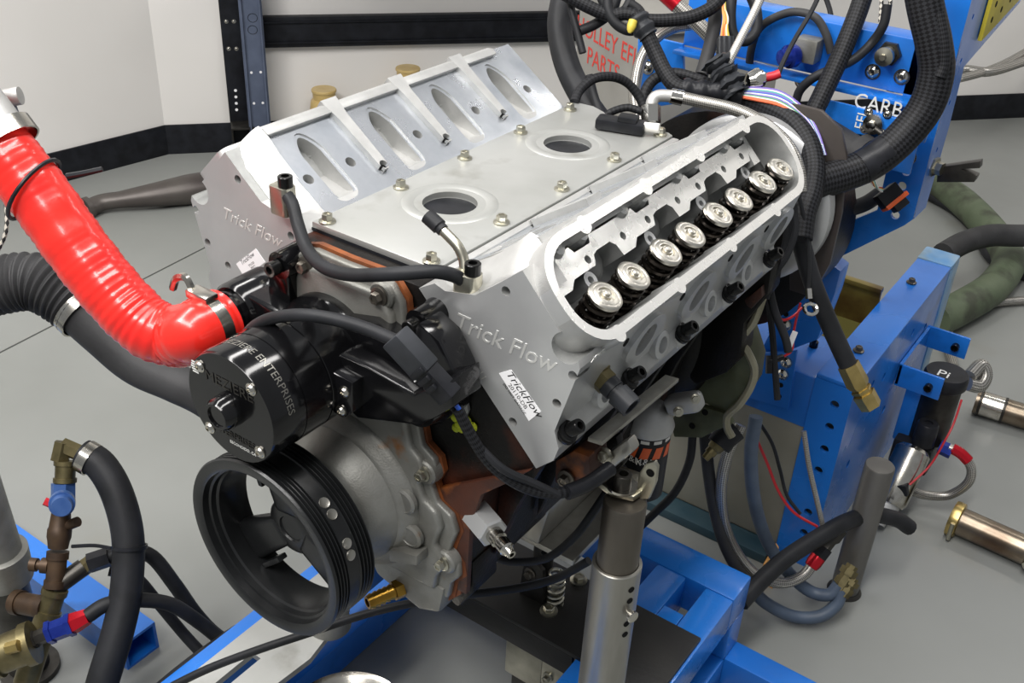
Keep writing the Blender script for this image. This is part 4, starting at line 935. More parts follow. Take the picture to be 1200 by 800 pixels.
def build_left_plumbing():
    # blue rail on the floor
    q = thing('floor_rail', 'blue rectangular steel tube lying on the floor below the brass fittings', 'rail', (-640, -40, FZ))
    a = Vector((-476, -72, FZ)); u = Vector((-1, 0, 0)); v = Vector((0, 1, 0))
    o0, w, h, th = a, 60, 56, 5
    g = G().prism([a-v*w/2, a+v*w/2, a+v*w/2+Vector((0, 0, h)), a-v*w/2+Vector((0, 0, h))], u*900)
    g = boolean(g, G().prism([a-v*(w/2-th)-u*20+Vector((0, 0, th)), a+v*(w/2-th)-u*20+Vector((0, 0, th)), a+v*(w/2-th)-u*20+Vector((0, 0, h-th)), a-v*(w/2-th)-u*20+Vector((0, 0, h-th))], u*200))
    obj('rail_tube', g, 'blue_paint', q)
    # valve and fitting stack
    D = 1480
    f = thing('valve_manifold', 'stack of brass and bronze pipe fittings with a blue valve cap and red lever', 'valve', fl(60, 760))
    def cy(nm, p, r, prof_m, m_, n=20, par=f):
        A = pd(*p[0]); B_ = pd(*p[1]); k = D/FPX; L_ = (B_-A).length
        return obj(nm, G().lathe(A, B_-A, [(h*L_, rr*k) for h, rr in prof_m(r)], n), m_, par)
    std = lambda r: [(0, 0), (0, r), (1, r), (1, 0)]
    rim = lambda r: [(0, 0), (0, r*1.15), (.2, r*1.15), (.2, r), (.8, r), (.8, r*1.15), (1, r*1.15), (1, 0)]
    cy('top_elbow', ((70, 540, D), (75, 518, D)), 11, std, 'brass_dull', 6); e = cy('elbow_arm', ((73, 522, D), (96, 532, D)), 10, std, 'brass_dull', 6)
    cy('neck', ((76, 565, D), (77, 540, D)), 11.5, rim, 'brass_dull')
    b = cy('blue_valve_body', ((74, 590, D), (74, 566, D)), 14, std, 'blue_valve', 6); cy('blue_cap', ((73, 588, D-25), (72, 594, D-52)), 12, lambda r: [(0, 0), (0, r*1.2), (.5, r*1.2), (.5, r), (1, r*.9), (1, 0)], 'blue_valve', 20, b)
    cy('red_lever', ((64, 592, D-10), (52, 587, D-14)), 5, std, 'w_red', 6)
    cy('valve_body', ((68, 642, D), (72, 598, D)), 12.5, lambda r: [(0, 0), (0, r*.9), (.2, r), (.3, r*1.1), (.5, r*1.1), (.55, r), (1, r*.85), (1, 0)], 'bronze'); cy('side_nipple', ((76, 617, D), (91, 611, D-10)), 6, std, 'bronze')
    cy('bronze_tee', ((64, 688, D), (68, 646, D)), 11, rim, 'bronze'); cy('tee_plug', ((36, 661, D), (58, 663, D)), 8, lambda r: [(0, 0), (0, r), (.35, r), (.35, r*.7), (.6, r*.7), (.6, r*1.15), (1, r*1.15), (1, 0)], 'bronze')
    cy('lower_elbow', ((55, 722, D), (65, 690, D)), 13, rim, 'brass_dull'); cy('lower_arm', ((18, 705, D+20), (55, 712, D)), 13, rim, 'bronze')
    cy('out_arm', ((62, 690, D), (98, 664, D+20)), 11, std, 'dark_steel'); cy('gold_nut', ((93, 669, D+18), (108, 658, D+22)), 10, std, 'brass_dull', 6); cy('black_nut', ((104, 660, D+22), (128, 652, D+28)), 12, std, 'plastic_black', 6)
    cy('front_body', ((-12, 772, D-60), (40, 752, D-50)), 22, rim, 'brass_dull'); cy('body_tag', ((8, 760, D-85), (22, 756, D-85)), 7, std, 'gold_zinc', 6)
    cy('front_nipple', ((38, 750, D-50), (60, 740, D-48)), 9, rim, 'dark_steel', 6)
    n_ = cy('blue_swivel', ((56, 742, D-48), (85, 731, D-44)), 12, rim, 'blue_anod', 6); cy('red_socket', ((82, 732, D-44), (103, 722, D-40)), 11, lambda r: [(0, 0), (0, r*1.1), (.3, r*1.1), (1, r*.85), (1, 0)], 'red_anod', 6)
    cy('standpipe', ((30, 800, D), (55, 722, D)), 14, std, 'brass_dull')
    # grey cylinder at the frame edge
    c = fl(-6, 700); q = thing('grey_cylinder', 'dull grey metal canister with collar beside the brass fittings', 'canister', c)
    o = pd(2, 664, 1520); top = pd(-12, 545, 1500)
    obj('cylinder_collar', G().lathe((o.x, o.y, o.z-20), (0, 0, 1), [(0, 0), (0, 40), (50, 41), (52, 36), (52, 0)], 40), 'cast_dull', q)
    obj('cylinder_body', G().lathe((o.x, o.y, o.z+30), (0, 0, 1), [(0, 0), (0, 33), (150, 28), (150, 0)], 40), 'cast_dull', q)
    obj('cylinder_foot', G().lathe((o.x, o.y, FZ), (0, 0, 1), [(0, 0), (0, 44), (10, 44), (12, 30), (o.z-20-FZ, 30), (o.z-20-FZ, 0)], 36), 'dark_steel', q)
build_left_plumbing()

# ================================================================== HOSES, CABLES
def cable(name, label, cat, mt, r, pts, parent=None, n=10, seg=6, group=None, bumpy=None):
    g = G().tube(pts, bumpy or r, n, seg); return obj(name, g, mt, parent, label if not parent else None, cat if not parent else None, group)
def build_hoses():
    # red silicone hose with its clamps
    q = thing('red_hose', 'glossy red silicone coolant hose clamped to the black pump inlet', 'hose', pd(120, 330, 1040))
    P = path([(-60, 95, 1010), (-25, 138, 1012), (5, 178, 1015), (45, 228, 1022), (90, 290, 1030), (128, 338, 1034), (158, 370, 1036), (180, 387, 1036), (205, 394, 1036)])
    ip = Vector((-118, -138, 182)); P += [ip+Vector((-2, -26, 0)), ip+Vector((0, -4, 0)), ip+Vector((0, 10, 0))]
    obj('hose_body', G().tube(P, lambda d, t: 30.5+.45*math.sin(d*.75)+.4*math.sin(d*.21), 40, 16), 'red_hose', q)
    cl = obj('hose_clamp', G().lathe(ip+Vector((0, -14, 0)), (0, 1, 0), [(0, 30), (0, 32.2), (13, 32.2), (13, 30)], 48), 'steel', q)
    o = ip+Vector((-4, -8, 33)); obj('clamp_screw', G().obox(o, (1, 0, 0), (0, 1, 0), (0, 0, 1), 30, 16, 9), 'steel', cl, bev=2)
    obj('clamp_tail', G().tube([o+Vector((-14, 0, 2)), o+Vector((-22, 0, 12)), o+Vector((-36, 0, 6)), o+Vector((-44, 0, -8))], 4, 6), 'steel', cl)
    d = (P[2]-P[1]).normalized(); p = pd(4, 163, 1013)
    c2 = obj('hose_clamp', G().lathe(p-d*8, d, [(0, 31), (0, 33), (16, 33), (16, 31)], 48), 'steel', q)
    for i in range(8):
        a = i*.12+.2; x, y, z = frame(d)
    tie = pd(40, 222, 1020); dd = (P[4]-P[3]).normalized(); a_ = (dd+UPV*.9-RGT*.12).normalized()
    x, y, z = frame((dd*1.0+RGT*.55).normalized())
    obj('cable_tie', G().tube([tie+x*(33.5*math.cos(t*.2618)*1.06)+y*(33.5*math.sin(t*.2618)*1.06) for t in range(25)], 2.2, 6, smooth=False), 'plastic_black', q)
    obj('tie_tail', G().tube([pd(78, 206, 992), pd(96, 203, 990), pd(120, 198, 990)], 2.6, 6), 'plastic_black', q)
    # coolant return the hose hangs from, standing at the frame edge
    s = thing('coolant_post', 'aluminium coolant neck and bracket at the top of the red hose', 'bracket', Vector((*(pd(-260, 110, 1200).xy), FZ)))
    obj('neck_tube', G().tube([pd(2, 160, 1013), pd(-20, 130, 1011), pd(-60, 80, 1010)], 26, 24), 'cast_al', s)
    obj('bracket_plate', G().prism([pd(*p, 1060) for p in ((-60, 118), (18, 118), (25, 138), (20, 141), (-60, 160))], -FWD*6), 'grey_blue', s, bev=1)
    obj('bracket_roll', G().tube([pd(-30, 122, 1052), pd(24, 112, 1052)], 9, 16), 'cast_al', s)
    b = pd(-260, 110, 1200); obj('post', G().box(b.x-20, b.x+20, b.y-20, b.y+20, FZ, b.z+40), 'grey_blue', s, bev=2); obj('post_arm', G().tube([b, pd(-40, 140, 1062)], 12, 8), 'grey_blue', s)
    cable('bead_chain', 'thin metal bead chain hanging below the red hose', 'chain', 'braid_chain', 2.2, path([(4, 222, 1100), (8, 250, 1100), (6, 275, 1100), (-6, 300, 1100)]), n=6)
    # corrugated black hose
    P = path([(-40, 345, 1420), (0, 334, 1420), (40, 330, 1420), (72, 345, 1420), (95, 362, 1420), (125, 392, 1415), (160, 425, 1405), (200, 446, 1395), (240, 465, 1385), (290, 500, 1370)])
    tot = 0
    q = thing('corrugated_hose', 'ribbed black duct hose passing under the red hose', 'hose', P[3])
    obj('ribbed_section', G().tube(P[:5], lambda d, t: 38+2.6*math.sin(d*.62), 28, 26), 'rubber_old', q)
    obj('smooth_section', G().tube(P[4:], lambda d, t: 36-min(10, d*.06), 24, 8), 'rubber_old', q)
    d = (P[5]-P[4]).normalized(); obj('hose_clamp', G().lathe(P[4]-d*4, d, [(0, 38), (0, 40.5), (16, 40.5), (16, 38)], 36), 'steel', q)
    # lower left hoses
    q = thing('coolant_hose', 'fat black rubber hose arching from the brass elbow to the floor', 'hose', pd(150, 640, 1500))
    P = path([(96, 532, 1480), (118, 545, 1478), (138, 580, 1474), (150, 630, 1470), (148, 690, 1462), (138, 740, 1450), (120, 800, 1436), (108, 850, 1430)])
    obj('hose_body', G().tube(P, 22, 24, 8), 'rubber', q); d = (P[1]-P[0]).normalized(); obj('hose_clamp', G().lathe(P[0]+d*4, d, [(0, 22), (0, 24), (14, 24), (14, 22)], 32), 'steel', q)
    tp = pd(152, 641, 1468); obj('cable_tie', G().lathe(tp-UPV*2, UPV, [(0, 21.5), (0, 24), (5, 24), (5, 21.5)], 28), 'plastic_black', q); obj('tie_tail', G().tube(path([(130, 642, 1452), (110, 639, 1450), (84, 640, 1450)]), 2.6, 6), 'plastic_black', q)
    H = lambda lab, mt, rpx, pts, nm='hose', cat='hose', n=14: cable(nm, lab, cat, mt, rpx*pts[len(pts)//2][2]/FPX, path(pts), n=n)
    H('black rubber hose from the black nut curling down to the floor', 'rubber', 8.5, [(126, 653, 1510), (150, 645, 1515), (178, 652, 1520), (205, 685, 1540), (230, 720, 1570), (255, 745, 1590), (285, 760, 1600)], 'floor_hose')
    H('black rubber hose from the red and blue fitting running along the floor', 'rubber', 8.5, [(102, 722, 1440), (125, 708, 1450), (160, 703, 1470), (200, 708, 1500), (235, 730, 1540), (262, 752, 1560), (290, 775, 1580)], 'floor_hose')
    H('thinner black hose lying lowest beside the floor rail', 'rubber', 6.5, [(128, 668, 1560), (158, 675, 1570), (190, 712, 1590), (215, 742, 1605), (240, 770, 1610), (262, 800, 1610)], 'floor_hose')
    H('fat black hose crossing under the crank pulley onto the cart', 'rubber', 14, [(170, 830, 1500), (220, 788, 1520), (270, 752, 1545), (320, 720, 1570), (370, 680, 1600), (420, 645, 1630)], 'drain_hose')
    H('thin black cable running from the cart past the pulley to the steel stand', 'rubber', 5, [(180, 815, 1330), (240, 785, 1330), (300, 762, 1325), (360, 742, 1322), (440, 716, 1315), (520, 700, 1305), (600, 690, 1300), (650, 678, 1290), (690, 657, 1260)], 'long_cable', 'cable', 10)
    H('black looped hose under the engine mount', 'rubber', 5, [(578, 652, 1260), (600, 658, 1255), (640, 654, 1240), (672, 630, 1220), (695, 600, 1200), (715, 570, 1190), (730, 545, 1180)], 'looped_hose', 'hose', 10)
    H('thin black hose hanging beside the cream tank', 'rubber', 5, [(812, 505, 1560), (808, 540, 1570), (792, 575, 1580), (768, 600, 1590), (745, 622, 1600)], 'tank_hose', 'hose', 10)
    # pump lead and loom
    y = lambda px, py, Y: at(px, py, 'y', Y)
    cable('pump_lead', 'black pump lead looping over the pump motor to its connector', 'cable', 'rubber', 6, [y(282, 402, -152), y(298, 383, -152), y(322, 372, -150), y(355, 369, -146), y(392, 374, -138), y(430, 385, -130), y(470, 402, -130)], n=12)
    q = thing('sensor_loom', 'black wiring loom sagging below the cylinder head from the connector', 'wiring', y(600, 560, -40))
    obj('loom_sleeve', G().tube([y(536, 478, -112), y(552, 510, -105), y(572, 540, -96), y(598, 562, -84), y(630, 576, -66), y(660, 577, -44), y(690, 566, -16), y(718, 548, 14)], 5.4, 10), 'braid_black', q)
    obj('loom_branch', G().tube([y(560, 522, -100), y(590, 550, -92), y(625, 566, -70), y(655, 580, -50)], 4, 8), 'rubber', q)
    obj('blue_wire', G().tube([y(524, 459, -118), y(530, 468, -116), y(540, 482, -112)], 2.2, 8), 'w_blue', q); obj('black_wire', G().tube([y(520, 463, -118), y(526, 474, -116), y(537, 486, -112)], 2.2, 8), 'rubber', q)
    obj('loom_tape', G().tube([y(664, 577, -42), y(690, 566, -16), y(716, 548, 12)], 7.5, 10), 'plastic_black', q)
build_hoses()

# ================================================================== HARNESS BEHIND THE ENGINE
def build_harness():
    k = lambda rpx, pts: rpx*pts[len(pts)//2][2]/FPX
    def C(nm, lab, cat, mt, rpx, pts, n=10, parent=None, seg=6): return cable(nm, lab, cat, mt, k(rpx, pts), path(pts), parent, n, seg)
    C('coolant_loom', 'fat black corrugated loom curving down beside the grey crates', 'hose', 'rubber', 15, [(668, -30, 1560), (660, 0, 1550), (656, 35, 1545), (666, 80, 1535), (690, 125, 1520), (722, 165, 1500), (752, 192, 1480)], 18)
    C('black_tube', 'slim black tube standing beside the fat loom', 'tube', 'rubber', 4.5, [(662, -20, 1500), (672, 20, 1500), (683, 62, 1500)])
    C('black_tube', 'slim black tube running down behind the valley cover', 'tube', 'rubber', 5, [(690, 88, 1490), (697, 115, 1490), (706, 140, 1480)])
    C('sleeved_cable', 'braided black cable arching over the valley cover corner', 'cable', 'braid_black', 5.5, [(673, 120, 1385), (680, 105, 1395), (697, 92, 1405), (718, 90, 1415), (735, 97, 1425), (748, 112, 1430), (757, 130, 1430)], 12)
    C('sleeved_cable', 'braided black cable arching left of the taped wiring knot', 'cable', 'braid_black', 6.5, [(756, 125, 1460), (756, 108, 1460), (768, 92, 1460), (790, 86, 1455), (815, 92, 1450), (840, 102, 1445)], 12)
    C('harness_branch', 'black harness branch sweeping along the top from the loom', 'wiring', 'braid_black', 8, [(660, -8, 1480), (690, 8, 1480), (715, 18, 1480), (735, 16, 1475), (758, 24, 1470)], 12)
    C('harness_branch', 'black harness branch crossing in front of the red hose end', 'wiring', 'braid_black', 8, [(755, 24, 1470), (780, 24, 1470), (810, 20, 1470), (835, 8, 1470), (850, -10, 1470)], 12)
    C('harness_branch', 'black harness branch looping below the top tangle', 'wiring', 'rubber', 6, [(680, 36, 1500), (698, 28, 1500), (716, 14, 1500), (724, -6, 1500)], 12)
    C('harness_branch', 'black cable loop hanging above the yellow tipped plug', 'wiring', 'rubber', 6, [(712, -10, 1475), (713, 12, 1475), (722, 28, 1475), (738, 36, 1475), (752, 30, 1475), (750, 14, 1475), (738, 4, 1475)], 12)
    C('harness_branch', 'black cable loop nearest the top of the tangle', 'wiring', 'rubber', 5.5, [(742, -12, 1490), (736, 6, 1490), (726, 16, 1490), (712, 12, 1490), (704, -4, 1490)], 12)
    q = thing('taped_wiring', 'black wiring trunk wrapped in tape running down to the taped knot', 'wiring', pd(775, 75, 1460))
    P = [(745, 16, 1455), (756, 36, 1455), (768, 62, 1455), (780, 86, 1450), (795, 102, 1440), (825, 106, 1430), (855, 104, 1420)]
    obj('trunk_sleeve', G().tube(path(P), 11, 12), 'braid_black', q); obj('tape_wrap', G().tube(path([(746, 20, 1455), (752, 30, 1455), (760, 42, 1455)]), lambda d, t: 15+2*math.sin(d*.4), 12), 'plastic_grey', q)
    obj('plug_tip', G().lathe(pd(742, 24, 1440), pd(738, 38, 1440)-pd(742, 24, 1440), [(0, 0), (0, 6), (8, 6.5), (14, 5), (18, 2), (18, 0)], 12), 'w_yellow', q); 
    # duct taped knot with the wires leaving it
    q = thing('taped_knot', 'lumpy silver grey duct taped wiring knot behind the rocker box', 'wiring', pd(855, 92, 1415))
    g = G().tube(path([(838, 70, 1420), (846, 84, 1418), (856, 98, 1415), (864, 112, 1412)]), lambda d, t: 17+3.5*math.sin(d*.35)+2*math.sin(d*.8), 14, 8)
    for v in g.bm.verts: v.co += Vector((random.uniform(-2, 2), random.uniform(-2, 2), random.uniform(-2, 2)))
    obj('tape_lump', g, 'plastic_grey', q)
    g = G().tube(path([(800, 104, 1430), (825, 107, 1425), (850, 108, 1418), (872, 112, 1410)]), lambda d, t: 14+1.5*math.sin(d*.3), 14, 8); obj('taped_sleeve', g, 'plastic_black', q)
    a, b = pd(876, 95, 1410), pd(900, 90, 1412); L_ = (b-a).length
    pl = obj('chrome_plug', G().lathe(a, b-a, [(0, 0), (0, 11), (6, 13), (12, 15), (16, 15), (18, 11), (L_*.75, 11), (L_*.75, 7), (L_, 6), (L_, 0)], 24), 'chrome', q)
    obj('red_boot', G().tube(path([(896, 91, 1411), (906, 89, 1410), (914, 86, 1408)]), 6, 10), 'w_red', q)
    wl = ['w_purple', 'w_white', 'w_teal', 'w_purple', 'w_blue', 'w_white', 'w_purple', 'w_green', 'w_white', 'w_orange', 'w_orange']
    for i, w in enumerate(wl):
        o = (i-5)*1.5
        obj('wire', G().tube(path([(862, 109+o*.5, 1408), (885, 110+o*.9, 1404), (915, 116+o*1.1, 1398), (942, 135+o, 1392), (958, 158+o*.6, 1385), (965-o*.3, 182, 1378)]), 1.9, 6), w, q)
    C('probe_lead', 'thin black lead rising from the red plug boot', 'cable', 'rubber', 3, [(912, 87, 1409), (919, 70, 1412), (932, 45, 1420), (950, 15, 1430), (962, -10, 1440)], 8)
    C('braided_line', 'pale braided line slanting down to the taped knot', 'cable', 'braid_white', 5, [(897, -15, 1425), (885, 12, 1425), (868, 45, 1425), (850, 80, 1422), (842, 96, 1420)], 12)
    C('braided_line', 'steel braided line crossing behind the pale braided line', 'hose', 'braid_steel', 9, [(782, -5, 1560), (800, 12, 1560), (820, 30, 1560), (840, 50, 1560), (856, 66, 1560)], 14)
    C('hose_socket', 'red anodised hose end above the braided steel line', 'fitting', 'red_anod', 10, [(772, -14, 1560), (782, -5, 1560), (794, 6, 1560)], 12)
    C('braided_line', 'tan braided hose curving round the blue bracket bolts', 'hose', 'braid_steel', 7, [(812, 28, 1600), (790, 32, 1600), (768, 45, 1590), (752, 68, 1580), (745, 95, 1570), (744, 120, 1560), (752, 150, 1550)], 14)
    q = thing('wire_connector', 'grey ribbed wire connector with amber wires standing behind the knot', 'connector', pd(852, 60, 1470))
    a = pd(850, 62, 1470)
    obj('connector_shell', G().obox(a, RGT, UPV, FWD, 22, 44, 18), 'plastic_grey', q, bev=2)
    for i in range(3): obj('shell_rib', G().obox(a+RGT*(-7+7*i)-FWD*9, RGT, UPV, FWD, 3, 42, 3), 'plastic_black', q)
    for i, w in enumerate(('amber_wire', 'w_orange', 'amber_wire', 'w_white', 'w_yellow')):
        obj('wire', G().tube(path([(845+i*2.6, 50, 1468), (846+i*1.6, 36, 1466), (848+i*.9+2*(i % 2), 22, 1466), (847+i*.6, 8, 1468), (850, -8, 1470)]), 1.7, 6), w, q)
    C('harness_branch', 'thick grey black cable standing left of the wire connector', 'wiring', 'rubber_old', 8, [(835, -10, 1500), (838, 20, 1500), (834, 45, 1500), (828, 68, 1498), (822, 88, 1495)], 12)
    C('harness_branch', 'black cable loop behind the wire connector', 'wiring', 'rubber', 6.5, [(858, -10, 1520), (856, 20, 1520), (860, 42, 1520), (874, 48, 1520), (886, 36, 1520), (886, 12, 1520), (878, -10, 1520)], 12)
    cable('grey_conduit', 'grey cable loop lying over the blue crossbeam', 'cable', 'rubber_old', 6, [at(a, b, 'y', 788) for a, b in ((878, 80), (880, 60), (888, 36), (905, 22), (930, 14), (955, 20), (968, 40), (974, 62))])
    cable('black_hose', 'black hose passing in front of the blue crossbeam bolts', 'hose', 'rubber', 6.5, [at(a, b, 'y', Y) for a, b, Y in ((932, 122, 722), (938, 105, 724), (955, 90, 728), (978, 80, 740), (1000, 70, 760), (1020, 52, 786), (1035, 30, 790), (1040, 5, 795))])
    C('black_cable', 'thin black cable dropping from above the crossbeam', 'cable', 'rubber', 3, [(965, -10, 1600), (972, 10, 1600), (976, 28, 1600), (985, 40, 1600)], 8)
    C('wiring_harness', 'thick braided black trunk slanting down in front of the crossbeam', 'wiring', 'braid_black', 11.5, [(1018, -25, 1470), (1005, 15, 1468), (985, 65, 1462), (965, 108, 1455), (950, 140, 1450), (944, 165, 1450)], 16)
    q = thing('main_harness', 'thickest braided black harness bending round the blue upright to the engine', 'wiring', pd(1085, 120, 1420))
    P = [(1078, -30, 1330), (1085, 10, 1340), (1094, 50, 1350), (1097, 85, 1362), (1085, 125, 1378), (1058, 160, 1392), (1025, 188, 1398), (990, 204, 1398), (960, 213, 1390), (938, 222, 1378)]
    obj('harness_sleeve', G().tube(path(P), lambda d, t: 23 if d < 330 else max(18, 23-(d-330)*.05), 18, 8), 'braid_black', q)
    obj('harness_tape', G().tube(path([(1040, 176, 1396), (1025, 187, 1398), (1008, 197, 1398)]), 23.5, 16), 'plastic_black', q)
    obj('harness_cable_end', G().tube(path([(1100, 15, 1325), (1106, 50, 1332), (1106, 75, 1340), (1101, 90, 1345)]), 8, 10), 'braid_black', q)
    C('wiring_harness', 'braided black trunk curving down behind the rocker box end', 'wiring', 'braid_black', 14, [(862, 112, 1430), (895, 124, 1420), (925, 140, 1405), (945, 165, 1390), (953, 195, 1375), (950, 225, 1360), (942, 250, 1350), (938, 280, 1345)], 16)
    C('black_lead', 'thin black lead hanging beside the rocker box end', 'cable', 'rubber', 4, [(930, 240, 1300), (932, 270, 1300), (922, 300, 1305), (905, 325, 1310), (898, 350, 1315)], 8)
    C('black_lead', 'black lead curving past the head bolts into the bell housing', 'cable', 'rubber', 5, [(925, 250, 1330), (920, 290, 1335), (908, 315, 1340), (902, 335, 1340), (908, 365, 1345), (920, 395, 1350), (924, 412, 1355)], 10)
    C('black_lead', 'straight black lead against the bolted blue plate', 'cable', 'rubber', 4, [(900, 350, 1480), (905, 390, 1490), (908, 430, 1500), (911, 468, 1510)], 8)
    q = thing('wire_clip', 'small black wire clip with a lead on the bolted blue plate', 'clip', pd(905, 425, 1500))
    obj('clip_body', G().obox(pd(901, 427, 1500), RGT, UPV, FWD, 8, 26, 10), 'plastic_black', q, bev=1); obj('clip_arm', G().tube(path([(900, 424, 1498), (918, 418, 1500)]), 4.5, 8), 'plastic_black', q)
    obj('red_wire', G().tube(path([(918, 418, 1500), (928, 410, 1500), (930, 390, 1498), (934, 370, 1490), (938, 355, 1480)]), 1.8, 6), 'w_red', q)
    obj('white_tag', G().obox(pd(928, 398, 1496), RGT*.4+UPV, RGT-UPV*.4, FWD, 26, 8, 3), 'sticker', q, bev=1)
    C('red_wire', 'thin red wire across the blue pedestal above the bolts', 'wire', 'w_red', 1.6, [(910, 368, 1440), (918, 375, 1445), (930, 370, 1450), (940, 360, 1450)], 6)
    # hanging hose with brass end
    q = thing('hanging_hose', 'black hose with a brass threaded end hanging in front of the blue leg', 'hose', pd(980, 400, 1400))
    P = path([(928, 235, 1370), (938, 280, 1380), (952, 330, 1395), (970, 375, 1410), (988, 415, 1420), (997, 434, 1425)])
    obj('hose_body', G().tube(P, 12.5, 16), 'rubber', q); a = path([(994, 427, 1423), (1008, 455, 1430)]); b = path([(1006, 451, 1429), (1021, 476, 1436)])
    f = obj('brass_collar', G().lathe(a[0], a[1]-a[0], [(0, 0), (0, 15), (30, 16), (36, 13), (36, 0)], 6), 'gold_zinc', q)
    L_ = (b[1]-b[0]).length; obj('brass_nut', G().lathe(b[0], b[1]-b[0], [(0, 0), (0, 12), (6, 12), (6, 14.5), (10, 14.5), (10, 12), (14, 12), (14, 16), (L_, 15), (L_, 9), (16, 9), (16, 0)], 6), 'gold_zinc', f)
    q = thing('ground_lead', 'thin black ground wire ending in a silver ring terminal', 'wire', pd(945, 320, 1360))
    obj('wire', G().tube(path([(935, 225, 1330), (943, 260, 1335), (948, 300, 1340), (947, 338, 1345)]), 2.6, 8), 'rubber', q)
    a = pd(950, 362, 1346); obj('crimp', G().tube([pd(947, 338, 1345), pd(948, 350, 1345)], 4.5, 10), 'chrome', q)
    obj('ring', G().tube([a+RGT*(8*math.cos(t*.3927))+UPV*(7*math.sin(t*.3927))+FWD*(3*math.sin(t*.3927)) for t in range(17)], 2.6, 8, smooth=False), 'chrome', q)
    # fuel line to the valley elbow
    q = thing('fuel_line', 'steel braided line with an elbow fitting at the rear of the valley cover', 'hose', pd(765, 150, 1370))
    D = 1372
    obj('hex_fitting', G().lathe(pd(763, 156, D), UPV, [(0, 0), (0, 12), (12, 12), (12, 9), (14, 9), (14, 13), (36, 13), (38, 9), (38, 0)], 6), 'chrome', q)
    obj('elbow', G().tube(path([(764, 128, D), (764, 120, D), (768, 114, D), (776, 112, D), (792, 113, D)]), 8, 14), 'cast_al', q)
    obj('line_collar', G().tube(path([(786, 112, D), (800, 115, D)]), 10, 14), 'chrome', q)
    obj('braided_sleeve', G().tube(path([(798, 114, D), (830, 121, D-20), (860, 128, D-40), (888, 140, D-60), (912, 158, D-78), (928, 178, D-90), (936, 200, D-95), (938, 225, D-95)]), 8, 14), 'braid_steel', q)
    q = thing('map_sensor', 'black plastic sensor with a cable at the rear of the valley cover', 'sensor', at(728, 145, 'z', 270))
    a = at(728, 146, 'z', 276); obj('sensor_body', G().obox(a, (1, .3, 0), (-.3, 1, 0), (0, 0, 1), 62, 26, 14), 'plastic_black', q, bev=4); obj('sensor_top', G().obox(a+Vector((8, 2, 9)), (1, .3, 0), (-.3, 1, 0), (0, 0, 1), 24, 20, 8), 'plastic_black', q, bev=2)
    obj('sensor_nipple', G().cyl(a+Vector((28, 8, 2)), a+Vector((46, 13, 3)), 6, n=14), 'w_white', q); obj('sensor_cable', G().tube(path([(702, 143, 1385), (715, 132, 1380), (735, 126, 1376), (752, 131, 1372)]), 5, 10), 'braid_black', q)
    C('bead_chain', 'long bead chain hanging above the crossbeam', 'chain', 'braid_chain', 2.4, [(1034, -10, 1560), (1032, 20, 1560), (1030, 40, 1560)], 6)
    C('bead_chain', 'second bead chain hanging right beside the long one', 'chain', 'braid_chain', 2.4, [(1045, -10, 1570), (1041, 20, 1570), (1034, 42, 1570)], 6)
    C('bead_chain', 'bead chain looped from the bulkhead fitting to the flange', 'chain', 'braid_chain', 2.4, [(1041, 66, 1525), (1040, 80, 1520), (1037, 96, 1515), (1040, 104, 1515), (1055, 107, 1520)], 6)
    # orange sealed connector
    q = thing('orange_connector', 'black connector with an orange seal hanging by thin wires from the harness', 'connector', pd(1040, 235, 1500))
    a = pd(1040, 228, 1500); u = (RGT*.75+UPV*.6).normalized(); v = (UPV*.75-RGT*.6).normalized()
    obj('connector_shell', G().obox(a-v*3, u, v, FWD, 34, 24, 22), 'plastic_black', q, bev=2); obj('orange_seal', G().obox(a-v*14+u*2, u, v, FWD, 38, 7, 25), 'w_orange', q, bev=2); obj('connector_back', G().obox(a-v*22+u*4, u, v, FWD, 22, 12, 20), 'plastic_black', q, bev=2)
    for i, w in enumerate(('w_white', 'w_red', 'w_yellow', 'w_white', 'w_teal', 'w_white')):
        obj('wire', G().tube(path([(1020+i*1.0, 213-i*.5, 1480), (1025+i, 218+i*.8, 1486), (1033+i, 223+i*1.5-4, 1495)]), 1.4, 6), w, q)
    C('yellow_loom', 'thin yellow green wires behind the main harness', 'wire', 'w_yellow', 2, [(1018, 212, 1470), (1032, 200, 1490), (1042, 185, 1510), (1048, 165, 1530)], 6)
    C('flexible_duct', 'black flexible duct stub inside the blue upright opening', 'hose', 'rubber', 9, [(970, 250, 1560), (995, 245, 1570), (1015, 238, 1580), (1030, 228, 1590)], 14)
build_harness()

